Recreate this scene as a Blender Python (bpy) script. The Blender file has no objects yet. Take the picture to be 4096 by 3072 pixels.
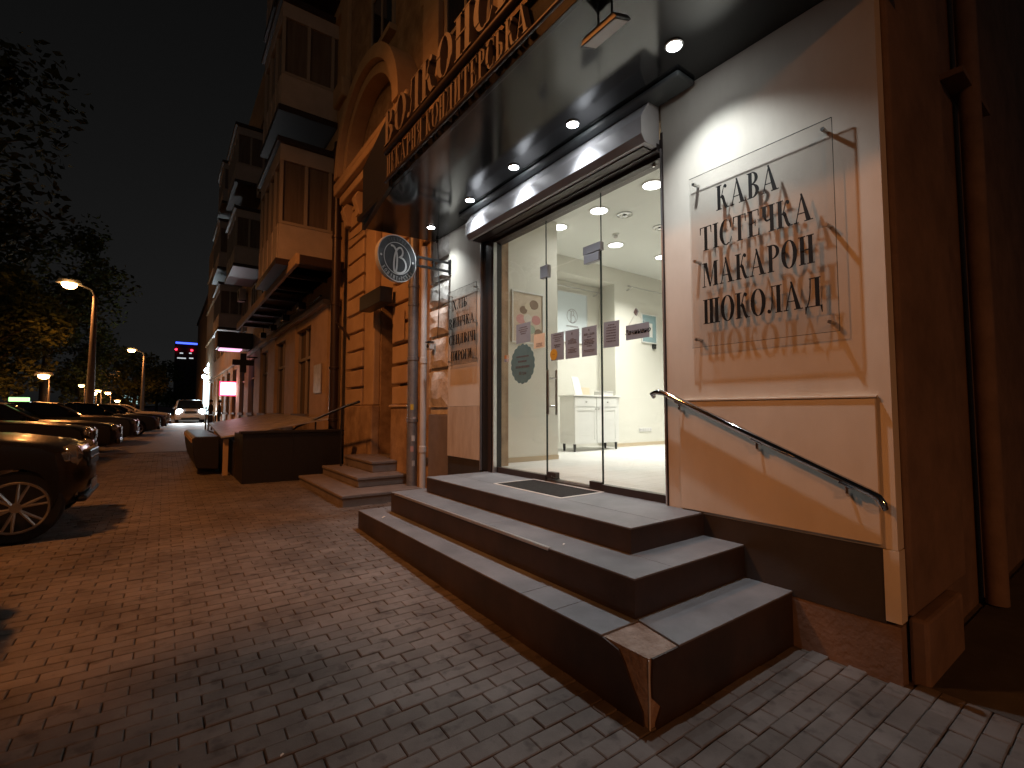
import bpy, bmesh, math, random
from mathutils import Matrix, Vector
random.seed(7)
R = math.radians
sc = bpy.context.scene
col = sc.collection

# ------------------------------------------------------------------ camera
cam_d = bpy.data.cameras.new('camera'); cam = bpy.data.objects.new('camera', cam_d); col.objects.link(cam)
cam_d.sensor_width = 36.0; cam_d.lens = 16.8; cam_d.clip_start = 0.05; cam_d.clip_end = 2000
cam.location = (0, 0, 1.5)
cam.rotation_euler = (R(90 + 3.24), 0, R(-36.0))
sc.camera = cam

# ------------------------------------------------------------------ sky, exposure
w = bpy.data.worlds.new('World'); sc.world = w; w.use_nodes = True
nt = w.node_tree; nt.nodes.clear()
sky = nt.nodes.new('ShaderNodeTexSky'); sky.sky_type = 'NISHITA'; sky.sun_disc = False
sky.sun_elevation = R(12); sky.sun_rotation = R(200)
hs = nt.nodes.new('ShaderNodeHueSaturation'); hs.inputs['Saturation'].default_value = 0.0
bg = nt.nodes.new('ShaderNodeBackground'); bg.inputs['Strength'].default_value = 0.0018
wo = nt.nodes.new('ShaderNodeOutputWorld')
nt.links.new(sky.outputs[0], hs.inputs['Color']); nt.links.new(hs.outputs[0], bg.inputs[0]); nt.links.new(bg.outputs[0], wo.inputs[0])
sc.view_settings.view_transform = 'Standard'; sc.view_settings.look = 'None'
sc.view_settings.exposure = 0.0; sc.view_settings.gamma = 1.0; sc.view_settings.use_curve_mapping = False
sc.cycles.use_denoising = True
sc.cycles.max_bounces = 7; sc.cycles.diffuse_bounces = 3; sc.cycles.glossy_bounces = 4
sc.cycles.transparent_max_bounces = 14; sc.cycles.transmission_bounces = 4
sc.cycles.caustics_reflective = False; sc.cycles.caustics_refractive = False
sc.cycles.sample_clamp_indirect = 3.0

SODIUM = (1.0, 0.32, 0.075)
COOL = (0.93, 0.98, 1.0)
P_STREET = 590.0      # sodium street lamps
P_CANOPY = 24.0        # spots in the canopy
P_ROOM = 50.0          # downlights in the shop

# ------------------------------------------------------------------ materials
MATS = {}
def nodes(m):
    m.use_nodes = True
    t = m.node_tree
    return t, t.nodes['Principled BSDF']
def mat(name, c, c2=None, rough=0.7, metal=0.0, scale=6.0, bump=0.0, bscale=60.0, spec=0.5, detail=6.0, coat=0.0, rvar=0.0, streak=None):
    if name in MATS: return MATS[name]
    m = bpy.data.materials.new(name); t, b = nodes(m); MATS[name] = m
    b.inputs['Base Color'].default_value = (*c, 1); b.inputs['Roughness'].default_value = rough
    b.inputs['Metallic'].default_value = metal; b.inputs['Specular IOR Level'].default_value = spec
    b.inputs['Coat Weight'].default_value = coat
    tc = t.nodes.new('ShaderNodeTexCoord')
    geo = t.nodes.new('ShaderNodeNewGeometry')
    if c2 is not None:
        n = t.nodes.new('ShaderNodeTexNoise'); n.inputs['Scale'].default_value = scale; n.inputs['Detail'].default_value = detail
        n.inputs['Roughness'].default_value = 0.65
        if streak:
            mp = t.nodes.new('ShaderNodeMapping'); mp.inputs['Scale'].default_value = streak
            t.links.new(geo.outputs['Position'], mp.inputs['Vector']); t.links.new(mp.outputs[0], n.inputs['Vector'])
        else: t.links.new(geo.outputs['Position'], n.inputs['Vector'])
        r = t.nodes.new('ShaderNodeValToRGB'); r.color_ramp.elements[0].position = 0.35; r.color_ramp.elements[1].position = 0.68
        r.color_ramp.elements[0].color = (*c, 1); r.color_ramp.elements[1].color = (*c2, 1)
        t.links.new(n.outputs['Fac'], r.inputs[0]); t.links.new(r.outputs[0], b.inputs['Base Color'])
        if rvar:
            mr = t.nodes.new('ShaderNodeMapRange'); mr.inputs['To Min'].default_value = rough - rvar; mr.inputs['To Max'].default_value = rough + rvar
            t.links.new(n.outputs['Fac'], mr.inputs['Value']); t.links.new(mr.outputs[0], b.inputs['Roughness'])
    if bump:
        n2 = t.nodes.new('ShaderNodeTexNoise'); n2.inputs['Scale'].default_value = bscale; n2.inputs['Detail'].default_value = 5
        t.links.new(geo.outputs['Position'], n2.inputs['Vector'])
        bp = t.nodes.new('ShaderNodeBump'); bp.inputs['Strength'].default_value = bump; bp.inputs['Distance'].default_value = 0.01
        t.links.new(n2.outputs['Fac'], bp.inputs['Height']); t.links.new(bp.outputs[0], b.inputs['Normal'])
    return m
def emis(name, c, s):
    if name in MATS: return MATS[name]
    m = bpy.data.materials.new(name); t, b = nodes(m); MATS[name] = m
    b.inputs['Base Color'].default_value = (0.02, 0.02, 0.02, 1)
    b.inputs['Emission Color'].default_value = (*c, 1); b.inputs['Emission Strength'].default_value = s
    return m
def glass(name, tint=(0.97, 0.98, 0.97), ior=1.45, gain=1.0, haze=0.0):
    if name in MATS: return MATS[name]
    m = bpy.data.materials.new(name); m.use_nodes = True; t = m.node_tree; t.nodes.clear(); MATS[name] = m
    o = t.nodes.new('ShaderNodeOutputMaterial'); tr = t.nodes.new('ShaderNodeBsdfTransparent'); tr.inputs[0].default_value = (*tint, 1)
    gl = t.nodes.new('ShaderNodeBsdfGlossy'); gl.inputs['Roughness'].default_value = 0.0; gl.inputs[0].default_value = (gain, gain, gain, 1)
    fr = t.nodes.new('ShaderNodeFresnel')
    ge = t.nodes.new('ShaderNodeNewGeometry'); sg = t.nodes.new('ShaderNodeMath'); sg.operation = 'MULTIPLY_ADD'; sg.inputs[1].default_value = -2.0; sg.inputs[2].default_value = 1.0
    pw = t.nodes.new('ShaderNodeMath'); pw.operation = 'POWER'; pw.inputs[0].default_value = ior      # a back face of a thin sheet reflects like its front
    t.links.new(ge.outputs['Backfacing'], sg.inputs[0]); t.links.new(sg.outputs[0], pw.inputs[1]); t.links.new(pw.outputs[0], fr.inputs[0])
    mx = t.nodes.new('ShaderNodeMixShader'); t.links.new(fr.outputs[0], mx.inputs[0]); t.links.new(tr.outputs[0], mx.inputs[1]); t.links.new(gl.outputs[0], mx.inputs[2])
    last = mx
    if haze:
        df = t.nodes.new('ShaderNodeBsdfDiffuse'); df.inputs[0].default_value = (0.8, 0.8, 0.78, 1)
        m2 = t.nodes.new('ShaderNodeMixShader'); m2.inputs[0].default_value = haze
        t.links.new(mx.outputs[0], m2.inputs[1]); t.links.new(df.outputs[0], m2.inputs[2]); last = m2
    t.links.new(last.outputs[0], o.inputs[0])
    return m

def paver_mat():
    m = bpy.data.materials.new('paver'); t, b = nodes(m)
    oi = t.nodes.new('ShaderNodeObjectInfo'); ge = t.nodes.new('ShaderNodeNewGeometry')
    ad = t.nodes.new('ShaderNodeMath'); ad.operation = 'ADD'; fr = t.nodes.new('ShaderNodeMath'); fr.operation = 'FRACT'
    t.links.new(oi.outputs['Random'], ad.inputs[0]); t.links.new(ge.outputs['Random Per Island'], ad.inputs[1]); t.links.new(ad.outputs[0], fr.inputs[0])
    r = t.nodes.new('ShaderNodeValToRGB'); e = r.color_ramp.elements
    e[0].color = (0.145, 0.13, 0.12, 1); e[1].color = (0.19, 0.172, 0.16, 1)
    x = e.new(0.5); x.color = (0.165, 0.15, 0.14, 1)
    t.links.new(fr.outputs[0], r.inputs[0])
    n = t.nodes.new('ShaderNodeTexNoise'); n.inputs['Scale'].default_value = 1.3; n.inputs['Detail'].default_value = 8; n.inputs['Roughness'].default_value = 0.7
    t.links.new(ge.outputs['Position'], n.inputs['Vector'])
    rr = t.nodes.new('ShaderNodeValToRGB'); rr.color_ramp.elements[0].position = 0.38; rr.color_ramp.elements[0].color = (0.45, 0.42, 0.40, 1)
    rr.color_ramp.elements[1].position = 0.62; rr.color_ramp.elements[1].color = (1, 1, 1, 1)
    t.links.new(n.outputs['Fac'], rr.inputs[0])
    mx = t.nodes.new('ShaderNodeMix'); mx.data_type = 'RGBA'; mx.blend_type = 'MULTIPLY'; mx.inputs[0].default_value = 0.8
    t.links.new(r.outputs[0], mx.inputs[6]); t.links.new(rr.outputs[0], mx.inputs[7])
    n3 = t.nodes.new('ShaderNodeTexNoise'); n3.inputs['Scale'].default_value = 9.0; n3.inputs['Detail'].default_value = 3
    t.links.new(ge.outputs['Position'], n3.inputs['Vector'])
    r3 = t.nodes.new('ShaderNodeValToRGB'); r3.color_ramp.elements[0].position = 0.30; r3.color_ramp.elements[0].color = (0.45, 0.43, 0.42, 1); r3.color_ramp.elements[1].position = 0.42; r3.color_ramp.elements[1].color = (1, 1, 1, 1)
    t.links.new(n3.outputs['Fac'], r3.inputs[0])
    m3 = t.nodes.new('ShaderNodeMix'); m3.data_type = 'RGBA'; m3.blend_type = 'MULTIPLY'; m3.inputs[0].default_value = 0.8
    t.links.new(mx.outputs[2], m3.inputs[6]); t.links.new(r3.outputs[0], m3.inputs[7]); t.links.new(m3.outputs[2], b.inputs['Base Color'])
    n2 = t.nodes.new('ShaderNodeTexNoise'); n2.inputs['Scale'].default_value = 180; n2.inputs['Detail'].default_value = 4
    t.links.new(ge.outputs['Position'], n2.inputs['Vector'])
    bp = t.nodes.new('ShaderNodeBump'); bp.inputs['Strength'].default_value = 0.35; bp.inputs['Distance'].default_value = 0.004
    t.links.new(n2.outputs['Fac'], bp.inputs['Height']); t.links.new(bp.outputs[0], b.inputs['Normal'])
    b.inputs['Roughness'].default_value = 0.8
    return m

M_PAVER = paver_mat()
M_JOINT = mat('joint_sand', (0.07, 0.06, 0.052), (0.10, 0.09, 0.078), rough=0.95, scale=8, bump=0.4)
M_ASPH = mat('asphalt', (0.06, 0.056, 0.054), (0.09, 0.085, 0.08), rough=0.97, scale=3, bump=0.5, bscale=150, spec=0.1)
M_KERB = mat('kerb_stone', (0.2, 0.19, 0.18), (0.28, 0.27, 0.25), rough=0.8, bump=0.3)
M_CREAM = mat('cream_stucco', (0.555, 0.525, 0.455), (0.66, 0.63, 0.555), rough=0.78, scale=1.3, detail=10, streak=(1.5, 1.5, 0.6), bump=0.12, bscale=220)
M_CREAMD = mat('cream_stucco_stained', (0.42, 0.36, 0.29), (0.62, 0.575, 0.49), rough=0.8, scale=1.0, bump=0.15, bscale=200, streak=(4, 4, 0.9))
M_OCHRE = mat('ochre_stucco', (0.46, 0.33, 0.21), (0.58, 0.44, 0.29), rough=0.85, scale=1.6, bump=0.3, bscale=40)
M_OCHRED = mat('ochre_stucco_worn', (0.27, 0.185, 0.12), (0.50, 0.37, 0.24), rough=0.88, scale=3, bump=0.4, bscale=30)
M_STONE = mat('whitewashed_stone', (0.42, 0.39, 0.34), (0.80, 0.78, 0.74), rough=0.85, scale=5, bump=0.6, bscale=25, detail=10)
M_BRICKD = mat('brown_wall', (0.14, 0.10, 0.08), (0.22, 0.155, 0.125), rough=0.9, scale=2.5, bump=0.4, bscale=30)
M_PLINTH = mat('dark_plinth', (0.035, 0.033, 0.034), (0.05, 0.046, 0.046), rough=0.6, scale=3, bump=0.1)
M_PLINTHG = mat('grey_plinth', (0.16, 0.14, 0.13), (0.22, 0.195, 0.185), rough=0.85, scale=3, bump=0.3)
M_TREAD = mat('tread_tile', (0.135, 0.145, 0.158), (0.215, 0.226, 0.242), rough=0.6, scale=2.6, detail=12, bump=0.12, bscale=250, rvar=0.12)
M_RISER = mat('riser_tile', (0.026, 0.018, 0.015), (0.060, 0.040, 0.032), rough=0.55, scale=2.2, detail=10, bump=0.05)
M_CONC = mat('raw_concrete', (0.22, 0.15, 0.115), (0.38, 0.30, 0.25), rough=0.95, scale=14, bump=0.9, bscale=50)
M_BLACKG = mat('black_gloss_panel', (0.012, 0.013, 0.014), (0.02, 0.021, 0.022), rough=0.13, scale=2, rvar=0.05, spec=0.65)
M_BLACK = mat('black_metal', (0.012, 0.012, 0.013), rough=0.45)
M_BROWNM = mat('dark_brown_metal', (0.05, 0.035, 0.032), rough=0.4, metal=0.3)
M_ALU = mat('brushed_aluminium', (0.62, 0.62, 0.63), (0.7, 0.7, 0.71), rough=0.34, metal=0.85, scale=20)
M_ALUD = mat('aluminium_rail', (0.38, 0.37, 0.38), rough=0.4, metal=0.7)
M_SHUT = mat('shutter_paint', (0.56, 0.56, 0.59), (0.62, 0.62, 0.65), rough=0.45, metal=0.05, scale=2)
M_CHROME = mat('polished_steel', (0.55, 0.55, 0.55), rough=0.07, metal=1.0)
M_STEEL = mat('satin_steel', (0.5, 0.49, 0.47), rough=0.28, metal=1.0)
M_FIT = mat('grey_fitting', (0.42, 0.42, 0.46), rough=0.4, metal=0.2)
M_GLASS = glass('door_glass', ior=1.38)
M_ACRYL = glass('acrylic_sheet', tint=(0.955, 0.95, 0.945), ior=1.38, haze=0.03)
M_GEDGE = mat('glass_edge', (0.04, 0.06, 0.055), rough=0.2)
M_LETTER = mat('black_vinyl', (0.006, 0.006, 0.006), rough=0.65, spec=0.15)
M_GOLD = mat('sign_letter_paint', (0.17, 0.135, 0.11), (0.22, 0.175, 0.145), rough=0.55, scale=5)
M_ZINC = mat('galvanised_pipe', (0.22, 0.23, 0.25), (0.34, 0.35, 0.37), rough=0.45, metal=0.6, scale=9, bump=0.05)
M_PVC = mat('white_pipe', (0.55, 0.53, 0.52), (0.62, 0.6, 0.58), rough=0.5, scale=4)
M_WHITE = mat('white_paint', (0.74, 0.73, 0.69), (0.78, 0.77, 0.73), rough=0.45, scale=3)
M_PAPER = mat('paper', (0.25, 0.285, 0.34), (0.28, 0.315, 0.37), rough=0.8, scale=6)
M_PAPERY = mat('cream_paper', (0.72, 0.60, 0.43), (0.78, 0.66, 0.5), rough=0.8, scale=8)
M_INK = mat('printed_ink', (0.10, 0.09, 0.10), rough=0.8)
M_SIGNBK = mat('round_sign_face', (0.045, 0.05, 0.055), rough=0.35)
M_SIGNWH = mat('round_sign_paint', (0.62, 0.64, 0.65), rough=0.5)
M_TEAL = mat('teal_sticker', (0.10, 0.20, 0.22), (0.13, 0.24, 0.255), rough=0.6, scale=6)
M_IWALL = mat('room_paint', (0.72, 0.70, 0.62), (0.75, 0.73, 0.65), rough=0.7, scale=1.5)
M_ICEIL = mat('ceiling_paint', (0.80, 0.81, 0.77), (0.83, 0.84, 0.80), rough=0.7, scale=1.5)
M_PLANK = mat('pale_floor_plank', (0.56, 0.545, 0.51), (0.68, 0.665, 0.635), rough=0.38, scale=3, streak=(0.6, 9, 1))
M_SKIRT = mat('beige_skirting', (0.52, 0.42, 0.29), rough=0.5)
M_MAT = mat('rubber_mat', (0.018, 0.017, 0.016), (0.03, 0.028, 0.026), rough=0.9, scale=40)
M_DARKW = mat('dark_granite', (0.009, 0.008, 0.008), (0.016, 0.014, 0.013), rough=0.5, scale=30)
M_RUST = mat('sheet_metal', (0.34, 0.33, 0.33), (0.60, 0.58, 0.57), rough=0.42, metal=0.3, scale=4)
M_WOODD = mat('brown_door', (0.16, 0.085, 0.045), (0.22, 0.12, 0.065), rough=0.55, scale=4, streak=(9, 9, 1))
M_PANE = mat('dark_window_glass', (0.02, 0.02, 0.022), rough=0.04, spec=0.9)
M_FRAME = mat('window_frame', (0.38, 0.33, 0.28), rough=0.6)
M_BAYP = mat('bay_cladding', (0.42, 0.37, 0.335), (0.52, 0.46, 0.42), rough=0.6, scale=2)
M_LAMPC = mat('lamp_pole_paint', (0.10, 0.10, 0.105), (0.15, 0.15, 0.155), rough=0.6, scale=3)
M_BARK = mat('bark', (0.05, 0.038, 0.028), (0.09, 0.07, 0.05), rough=0.95, scale=9, bump=0.8, bscale=20)
M_TYRE = mat('tyre_rubber', (0.014, 0.014, 0.014), rough=0.85)
M_RIM = mat('alloy_rim', (0.45, 0.45, 0.46), rough=0.3, metal=0.9)
M_LENS = mat('headlamp_lens', (0.42, 0.43, 0.45), rough=0.06, metal=0.8)
M_CGLASS = mat('car_glass', (0.008, 0.009, 0.010), rough=0.03, spec=0.8)
M_SKIN = mat('skin', (0.42, 0.26, 0.19), rough=0.6)
M_SPOT = emis('spot_led', (0.95, 0.98, 1.0), 60.0)
M_DOWN = emis('downlight_led', (1.0, 1.0, 0.98), 9.0)
M_SODIUM = emis('sodium_lens', (1.0, 0.50, 0.16), 60.0)

def leaf_mat():
    m = bpy.data.materials.new('leaf'); t, b = nodes(m)
    ge = t.nodes.new('ShaderNodeNewGeometry'); r = t.nodes.new('ShaderNodeValToRGB')
    r.color_ramp.elements[0].color = (0.03, 0.04, 0.012, 1); r.color_ramp.elements[1].color = (0.075, 0.085, 0.026, 1)
    t.links.new(ge.outputs['Random Per Island'], r.inputs[0]); t.links.new(r.outputs[0], b.inputs['Base Color'])
    b.inputs['Roughness'].default_value = 0.8; b.inputs['Specular IOR Level'].default_value = 0.2
    return m
M_LEAF = leaf_mat()

# ------------------------------------------------------------------ helpers
class MB:
    def __init__(s): s.v = []; s.f = []
    def add(s, vs, fs):
        o = len(s.v); s.v += [tuple(q) for q in vs]; s.f += [tuple(i + o for i in q) for q in fs]; return s
    def box(s, x0, x1, y0, y1, z0, z1):
        return s.add([(x0,y0,z0),(x1,y0,z0),(x1,y1,z0),(x0,y1,z0),(x0,y0,z1),(x1,y0,z1),(x1,y1,z1),(x0,y1,z1)],
                     [(0,3,2,1),(4,5,6,7),(0,1,5,4),(1,2,6,5),(2,3,7,6),(3,0,4,7)])
    def prism(s, pts, fn, a, b):
        """pts 2-D (counter-clockwise), fn(u,v,d)->xyz"""
        n = len(pts)
        vs = [fn(u, v, a) for u, v in pts] + [fn(u, v, b) for u, v in pts]
        fs = [tuple(reversed(range(n))), tuple(range(n, 2*n))] + [(i, (i+1) % n, n + (i+1) % n, n + i) for i in range(n)]
        return s.add(vs, fs)
    def tube(s, pts, r, n=10, caps=True):
        pts = [Vector(q) for q in pts]; rs = r if isinstance(r, (list, tuple)) else [r]*len(pts)
        rings = []; up = None
        for i, q in enumerate(pts):
            d = (pts[min(i+1, len(pts)-1)] - pts[max(i-1, 0)]).normalized()
            if up is None: up = Vector((0,0,1)) if abs(d.z) < 0.9 else Vector((1,0,0))
            a = d.cross(up); 
            if a.length < 1e-4: a = d.cross(Vector((0,1,0)))
            a.normalize(); b = a.cross(d).normalized(); up = b
            rings.append([q + (a*math.cos(2*math.pi*k/n) + b*math.sin(2*math.pi*k/n))*rs[i] for k in range(n)])
        vs = [v for g in rings for v in g]; fs = []
        for i in range(len(pts)-1):
            for k in range(n):
                fs.append((i*n+k, i*n+(k+1) % n, (i+1)*n+(k+1) % n, (i+1)*n+k))
        if caps: fs += [tuple(reversed(range(n))), tuple(range((len(pts)-1)*n, len(pts)*n))]
        return s.add(vs, fs)
    def lathe(s, prof, c, axis='z', n=24, caps=True):
        """prof list (r, h) along axis"""
        vs = []; fs = []; c = Vector(c)
        for r, h in prof:
            for k in range(n):
                a = 2*math.pi*k/n; u, v = r*math.cos(a), r*math.sin(a)
                vs.append(c + (Vector((u, v, h)) if axis == 'z' else Vector((h, u, v)) if axis == 'x' else Vector((v, h, u))))
        for i in range(len(prof)-1):
            for k in range(n): fs.append((i*n+k, i*n+(k+1) % n, (i+1)*n+(k+1) % n, (i+1)*n+k))
        if caps: fs += [tuple(reversed(range(n))), tuple(range((len(prof)-1)*n, len(prof)*n))]
        return s.add(vs, fs)
    def mesh(s, name):
        me = bpy.data.meshes.new(name); me.from_pydata(s.v, [], s.f); me.update(); return me

def tag(o, label=None, cat=None, group=None, kind=None):
    if label: o['label'] = label
    if cat: o['category'] = cat
    if group: o['group'] = group
    if kind: o['kind'] = kind
    return o
def thing(name, label, cat, loc=(0,0,0), rz=0.0, group=None):
    o = bpy.data.objects.new(name, None); col.objects.link(o); o.location = loc; o.rotation_euler = (0, 0, rz)
    o.empty_display_size = 0.1
    return tag(o, label, cat, group)
def obj(name, mb, m, parent=None, smooth=False, bevel=0.0, world=True, seg=2, tri=True):
    me = mb.mesh(name) if isinstance(mb, MB) else mb
    if m is not None: me.materials.append(m)
    if smooth: me.polygons.foreach_set('use_smooth', [True]*len(me.polygons))
    o = bpy.data.objects.new(name, me); col.objects.link(o)
    if parent is not None:
        o.parent = parent
        if world:
            q = parent; T = Matrix.Identity(4)
            chain = []
            while q is not None: chain.append(q); q = q.parent
            mw = Matrix.Identity(4)
            for q in reversed(chain): mw = mw @ q.matrix_parent_inverse @ Matrix.LocRotScale(q.location, q.rotation_euler, q.scale)
            o.matrix_parent_inverse = mw.inverted()
    if bevel:
        bv = o.modifiers.new('bevel', 'BEVEL'); bv.width = bevel; bv.segments = seg; bv.limit_method = 'ANGLE'; bv.angle_limit = R(40)
    if smooth:
        try:
            me.set_sharp_from_angle(angle=R(38))
        except Exception: pass
    return o
def bx(name, m, parent, x0, x1, y0, y1, z0, z1, bevel=0.0, **k):
    return obj(name, MB().box(x0, x1, y0, y1, z0, z1), m, parent, bevel=bevel, **k)
def copy_tree(o, parent=None):
    c = o.copy(); col.objects.link(c); c.parent = parent
    for ch in o.children: copy_tree(ch, c)
    return c
def lamp(name, kind, loc, energy, color, parent=None, **k):
    d = bpy.data.lights.new(name, kind); d.energy = energy; d.color = color
    for a, b in k.items():
        if a not in ('aim', 'world'): setattr(d, a, b)
    o = bpy.data.objects.new(name, d); col.objects.link(o); o.location = loc
    if 'aim' in k: o.rotation_euler = Vector(k['aim']).to_track_quat('-Z', 'Y').to_euler()
    if parent: o.parent = parent; o.matrix_parent_inverse = Matrix.Translation(-Vector(parent.location)) if k.get('world', True) else Matrix.Identity(4)
    return o
def gz(y): return 0.03*(y - 1.54) if y < 6 else 0.134 + 0.0105*(y - 6)

# facing maps: u = reading direction, v = up, d = outwards
def face_mx(x, y0, z0):  return lambda u, v, d: (x - d, y0 - u, z0 + v)     # wall facing the street (-x)
def face_my(x0, y, z0):  return lambda u, v, d: (x0 + u, y - d, z0 + v)     # facing -y
# ------------------------------------------------------------------ didone lettering
TK, TN, SF = 0.185, 0.034, 0.075
def rect(a, b, c, d): return [(a, c), (b, c), (b, d), (a, d)]
def stem(x, w=TK, lo=True, hi=True):
    q = [rect(x, x+w, 0, 1)]
    if lo: q.append(rect(x-SF, x+w+SF, 0, TN))
    if hi: q.append(rect(x-SF, x+w+SF, 1-TN, 1))
    return q
def ring(cx, cy, a, b, t0, t1, tk=TK, tn=TN, n=18, flip=1):
    out = []
    for i in range(n):
        p = []
        for t in (t0 + (t1-t0)*i/n, t0 + (t1-t0)*(i+1)/n):
            c, s = math.cos(R(t)), math.sin(R(t))
            p.append(((cx + a*c, cy + b*s), (cx + (a-tk)*c, cy + (b-tn)*s)))
        q = [p[0][1], p[0][0], p[1][0], p[1][1]]
        out.append(q)
    return out
def stroke(pts, w0, w1=None):
    w1 = w0 if w1 is None else w1; n = len(pts); L = []; Rr = []
    for i, (x, y) in enumerate(pts):
        x0, y0 = pts[max(i-1, 0)]; x1, y1 = pts[min(i+1, n-1)]; dx, dy = x1-x0, y1-y0; l = math.hypot(dx, dy) or 1
        wv = (w0 + (w1-w0)*i/(n-1))/2; L.append((x - dy/l*wv, y + dx/l*wv)); Rr.append((x + dy/l*wv, y - dx/l*wv))
    return [[L[i], Rr[i], Rr[i+1], L[i+1]] for i in range(n-1)]
def ball(x, y, r): return [[(x + r*math.cos(2*math.pi*k/10), y + r*math.sin(2*math.pi*k/10)) for k in range(10)]]
def bez(a, b, c, d, n=8):
    o = []
    for i in range(n+1):
        t = i/n; o.append(tuple((1-t)**3*a[k] + 3*(1-t)**2*t*b[k] + 3*(1-t)*t*t*c[k] + t**3*d[k] for k in (0, 1)))
    return o
def glyph(ch):
    s = SF
    if ch == 'І': return stem(s), TK + 2*s
    if ch == 'А':
        return stroke([(0.10, 0), (0.40, 1.0)], 0.045) + [[(0.33, 1.02), (0.41, 1.02), (0.78, 0), (0.57, 0)]] + [rect(0.17, 0.60, 0.30, 0.30+TN)] + \
            [rect(0, 0.22, 0, TN), rect(0.48, 0.87, 0, TN)], 0.87
    if ch == 'В':
        return stem(s, hi=True) + ring(s+TK, 0.76, 0.31, 0.24, -90, 90, 0.16) + ring(s+TK, 0.265, 0.36, 0.265, -90, 90) + [rect(0, s+TK+.02, 0, TN), rect(s+TK-.01, s+TK+.05, 1-TN, 1)], 0.66
    if ch == 'Р':
        return stem(s) + ring(s+TK, 0.735, 0.36, 0.265, -90, 90, 0.165), 0.64
    if ch == 'Ь': return stem(s) + ring(s+TK, 0.275, 0.36, 0.275, -90, 90), 0.66
    if ch == 'Б':
        return stem(s) + ring(s+TK, 0.275, 0.36, 0.275, -90, 90) + [rect(s, 0.60, 1-TN, 1), [(0.60, 1), (0.575, 1), (0.55, 0.74), (0.60, 0.74)]], 0.66
    if ch == 'О': return ring(0.38, 0.5, 0.38, 0.515, 0, 360, 0.19, 0.03, 30), 0.76
    if ch == 'С':
        return ring(0.38, 0.5, 0.38, 0.515, 62, 300, 0.19, 0.03, 22) + stroke(bez((0.56, 0.03), (0.62, 0.08), (0.66, 0.16), (0.68, 0.28)), 0.03) + \
            [rect(0.63, 0.66, 0.66, 1.0)] + stroke(bez((0.55, 0.96), (0.6, 0.9), (0.63, 0.82), (0.65, 0.68)), 0.04), 0.70
    if ch == 'Е':
        return stem(s) + [rect(s, 0.60, 0, TN), rect(s, 0.58, 1-TN, 1), rect(s, 0.42, 0.5, 0.5+TN), [(0.62, 0), (0.62, 0.27), (0.585, 0.27), (0.55, 0)],
                          [(0.60, 1), (0.55, 1), (0.565, 0.74), (0.60, 0.74)], rect(0.395, 0.425, 0.38, 0.65)], 0.65
    if ch == 'Т':
        return stem(0.28, hi=False) + [rect(0.02, 0.725, 1-TN, 1), [(0.02, 1), (0.02, 0.70), (0.05, 0.70), (0.085, 1)], [(0.725, 1), (0.66, 1), (0.695, 0.70), (0.725, 0.70)]], 0.745
    if ch == 'Г':
        return stem(s) + [rect(s, 0.58, 1-TN, 1), [(0.60, 1), (0.55, 1), (0.57, 0.68), (0.60, 0.68)]], 0.62
    if ch == 'Н': return stem(s) + stem(0.46) + [rect(s, 0.5, 0.49, 0.49+TN)], 0.46+TK+s
    if ch == 'П': return stem(s) + stem(0.45) + [rect(s, 0.5, 1-TN, 1)], 0.45+TK+s
    if ch == 'И' or ch == 'Й':
        q = stem(s) + stem(0.47) + stroke([(s+TK-.02, 0.06), (0.49, 0.94)], 0.045)
        if ch == 'Й': q += stroke(bez((0.2, 1.24), (0.24, 1.08), (0.48, 1.08), (0.52, 1.24)), 0.05)
        return q, 0.47+TK+s
    if ch == 'Ш': return stem(s) + stem(0.40) + stem(0.72) + [rect(s, 0.8, 0, TN)], 0.72+TK+s
    if ch == 'Ч':
        return stem(0.44) + stem(s, hi=True, lo=False)[1:] + [rect(s, s+TK, 0.62, 1)] + stroke(bez((s+TK/2+.03, 0.66), (s+TK/2, 0.40), (0.35, 0.42), (0.46, 0.47)), 0.12, 0.04), 0.44+TK+s
    if ch == 'К':
        return stem(s) + stroke(bez((s+TK-.02, 0.48), (0.42, 0.5), (0.38, 0.95), (0.54, 0.96)), 0.04) + ball(0.555, 0.885, 0.075) + \
            stroke(bez((0.33, 0.52), (0.46, 0.5), (0.45, 0.1), (0.62, 0.02)), 0.15, 0.13) + [rect(0.54, 0.76, 0, TN)], 0.74
    if ch == 'М':
        return stroke([(0.11, 0), (0.12, 1)], 0.045) + [[(0.10, 1), (0.30, 1), (0.535, 0.0), (0.44, 0.0)]] + stroke([(0.49, 0.0), (0.76, 1)], 0.04) + \
            [rect(0.74, 0.74+TK, 0, 1), rect(0, 0.23, 0, TN), rect(0.67, 0.99, 0, TN), rect(0.02, 0.2, 1-TN, 1), rect(0.76, 0.99, 1-TN, 1)], 1.0
    if ch == 'Л':
        return stem(0.46) + [rect(0.20, 0.5, 1-TN, 1)] + stroke(bez((0.265, 0.98), (0.25, 0.5), (0.24, 0.02), (0.10, 0.03)), 0.045) + ball(0.085, 0.085, 0.075), 0.46+TK+s
    if ch == 'Д':
        return [rect(0.47, 0.47+TK, 0, 1), rect(0.22, 0.72, 1-TN, 1), rect(0.03, 0.76, 0, TN), [(0.03, TN), (0.03, -0.22), (0.06, -0.22), (0.11, TN)],
                [(0.68, TN), (0.73, -0.22), (0.76, -0.22), (0.76, TN)]] + stroke(bez((0.28, 0.98), (0.27, 0.5), (0.22, 0.2), (0.12, 0.02)), 0.045), 0.80
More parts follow.
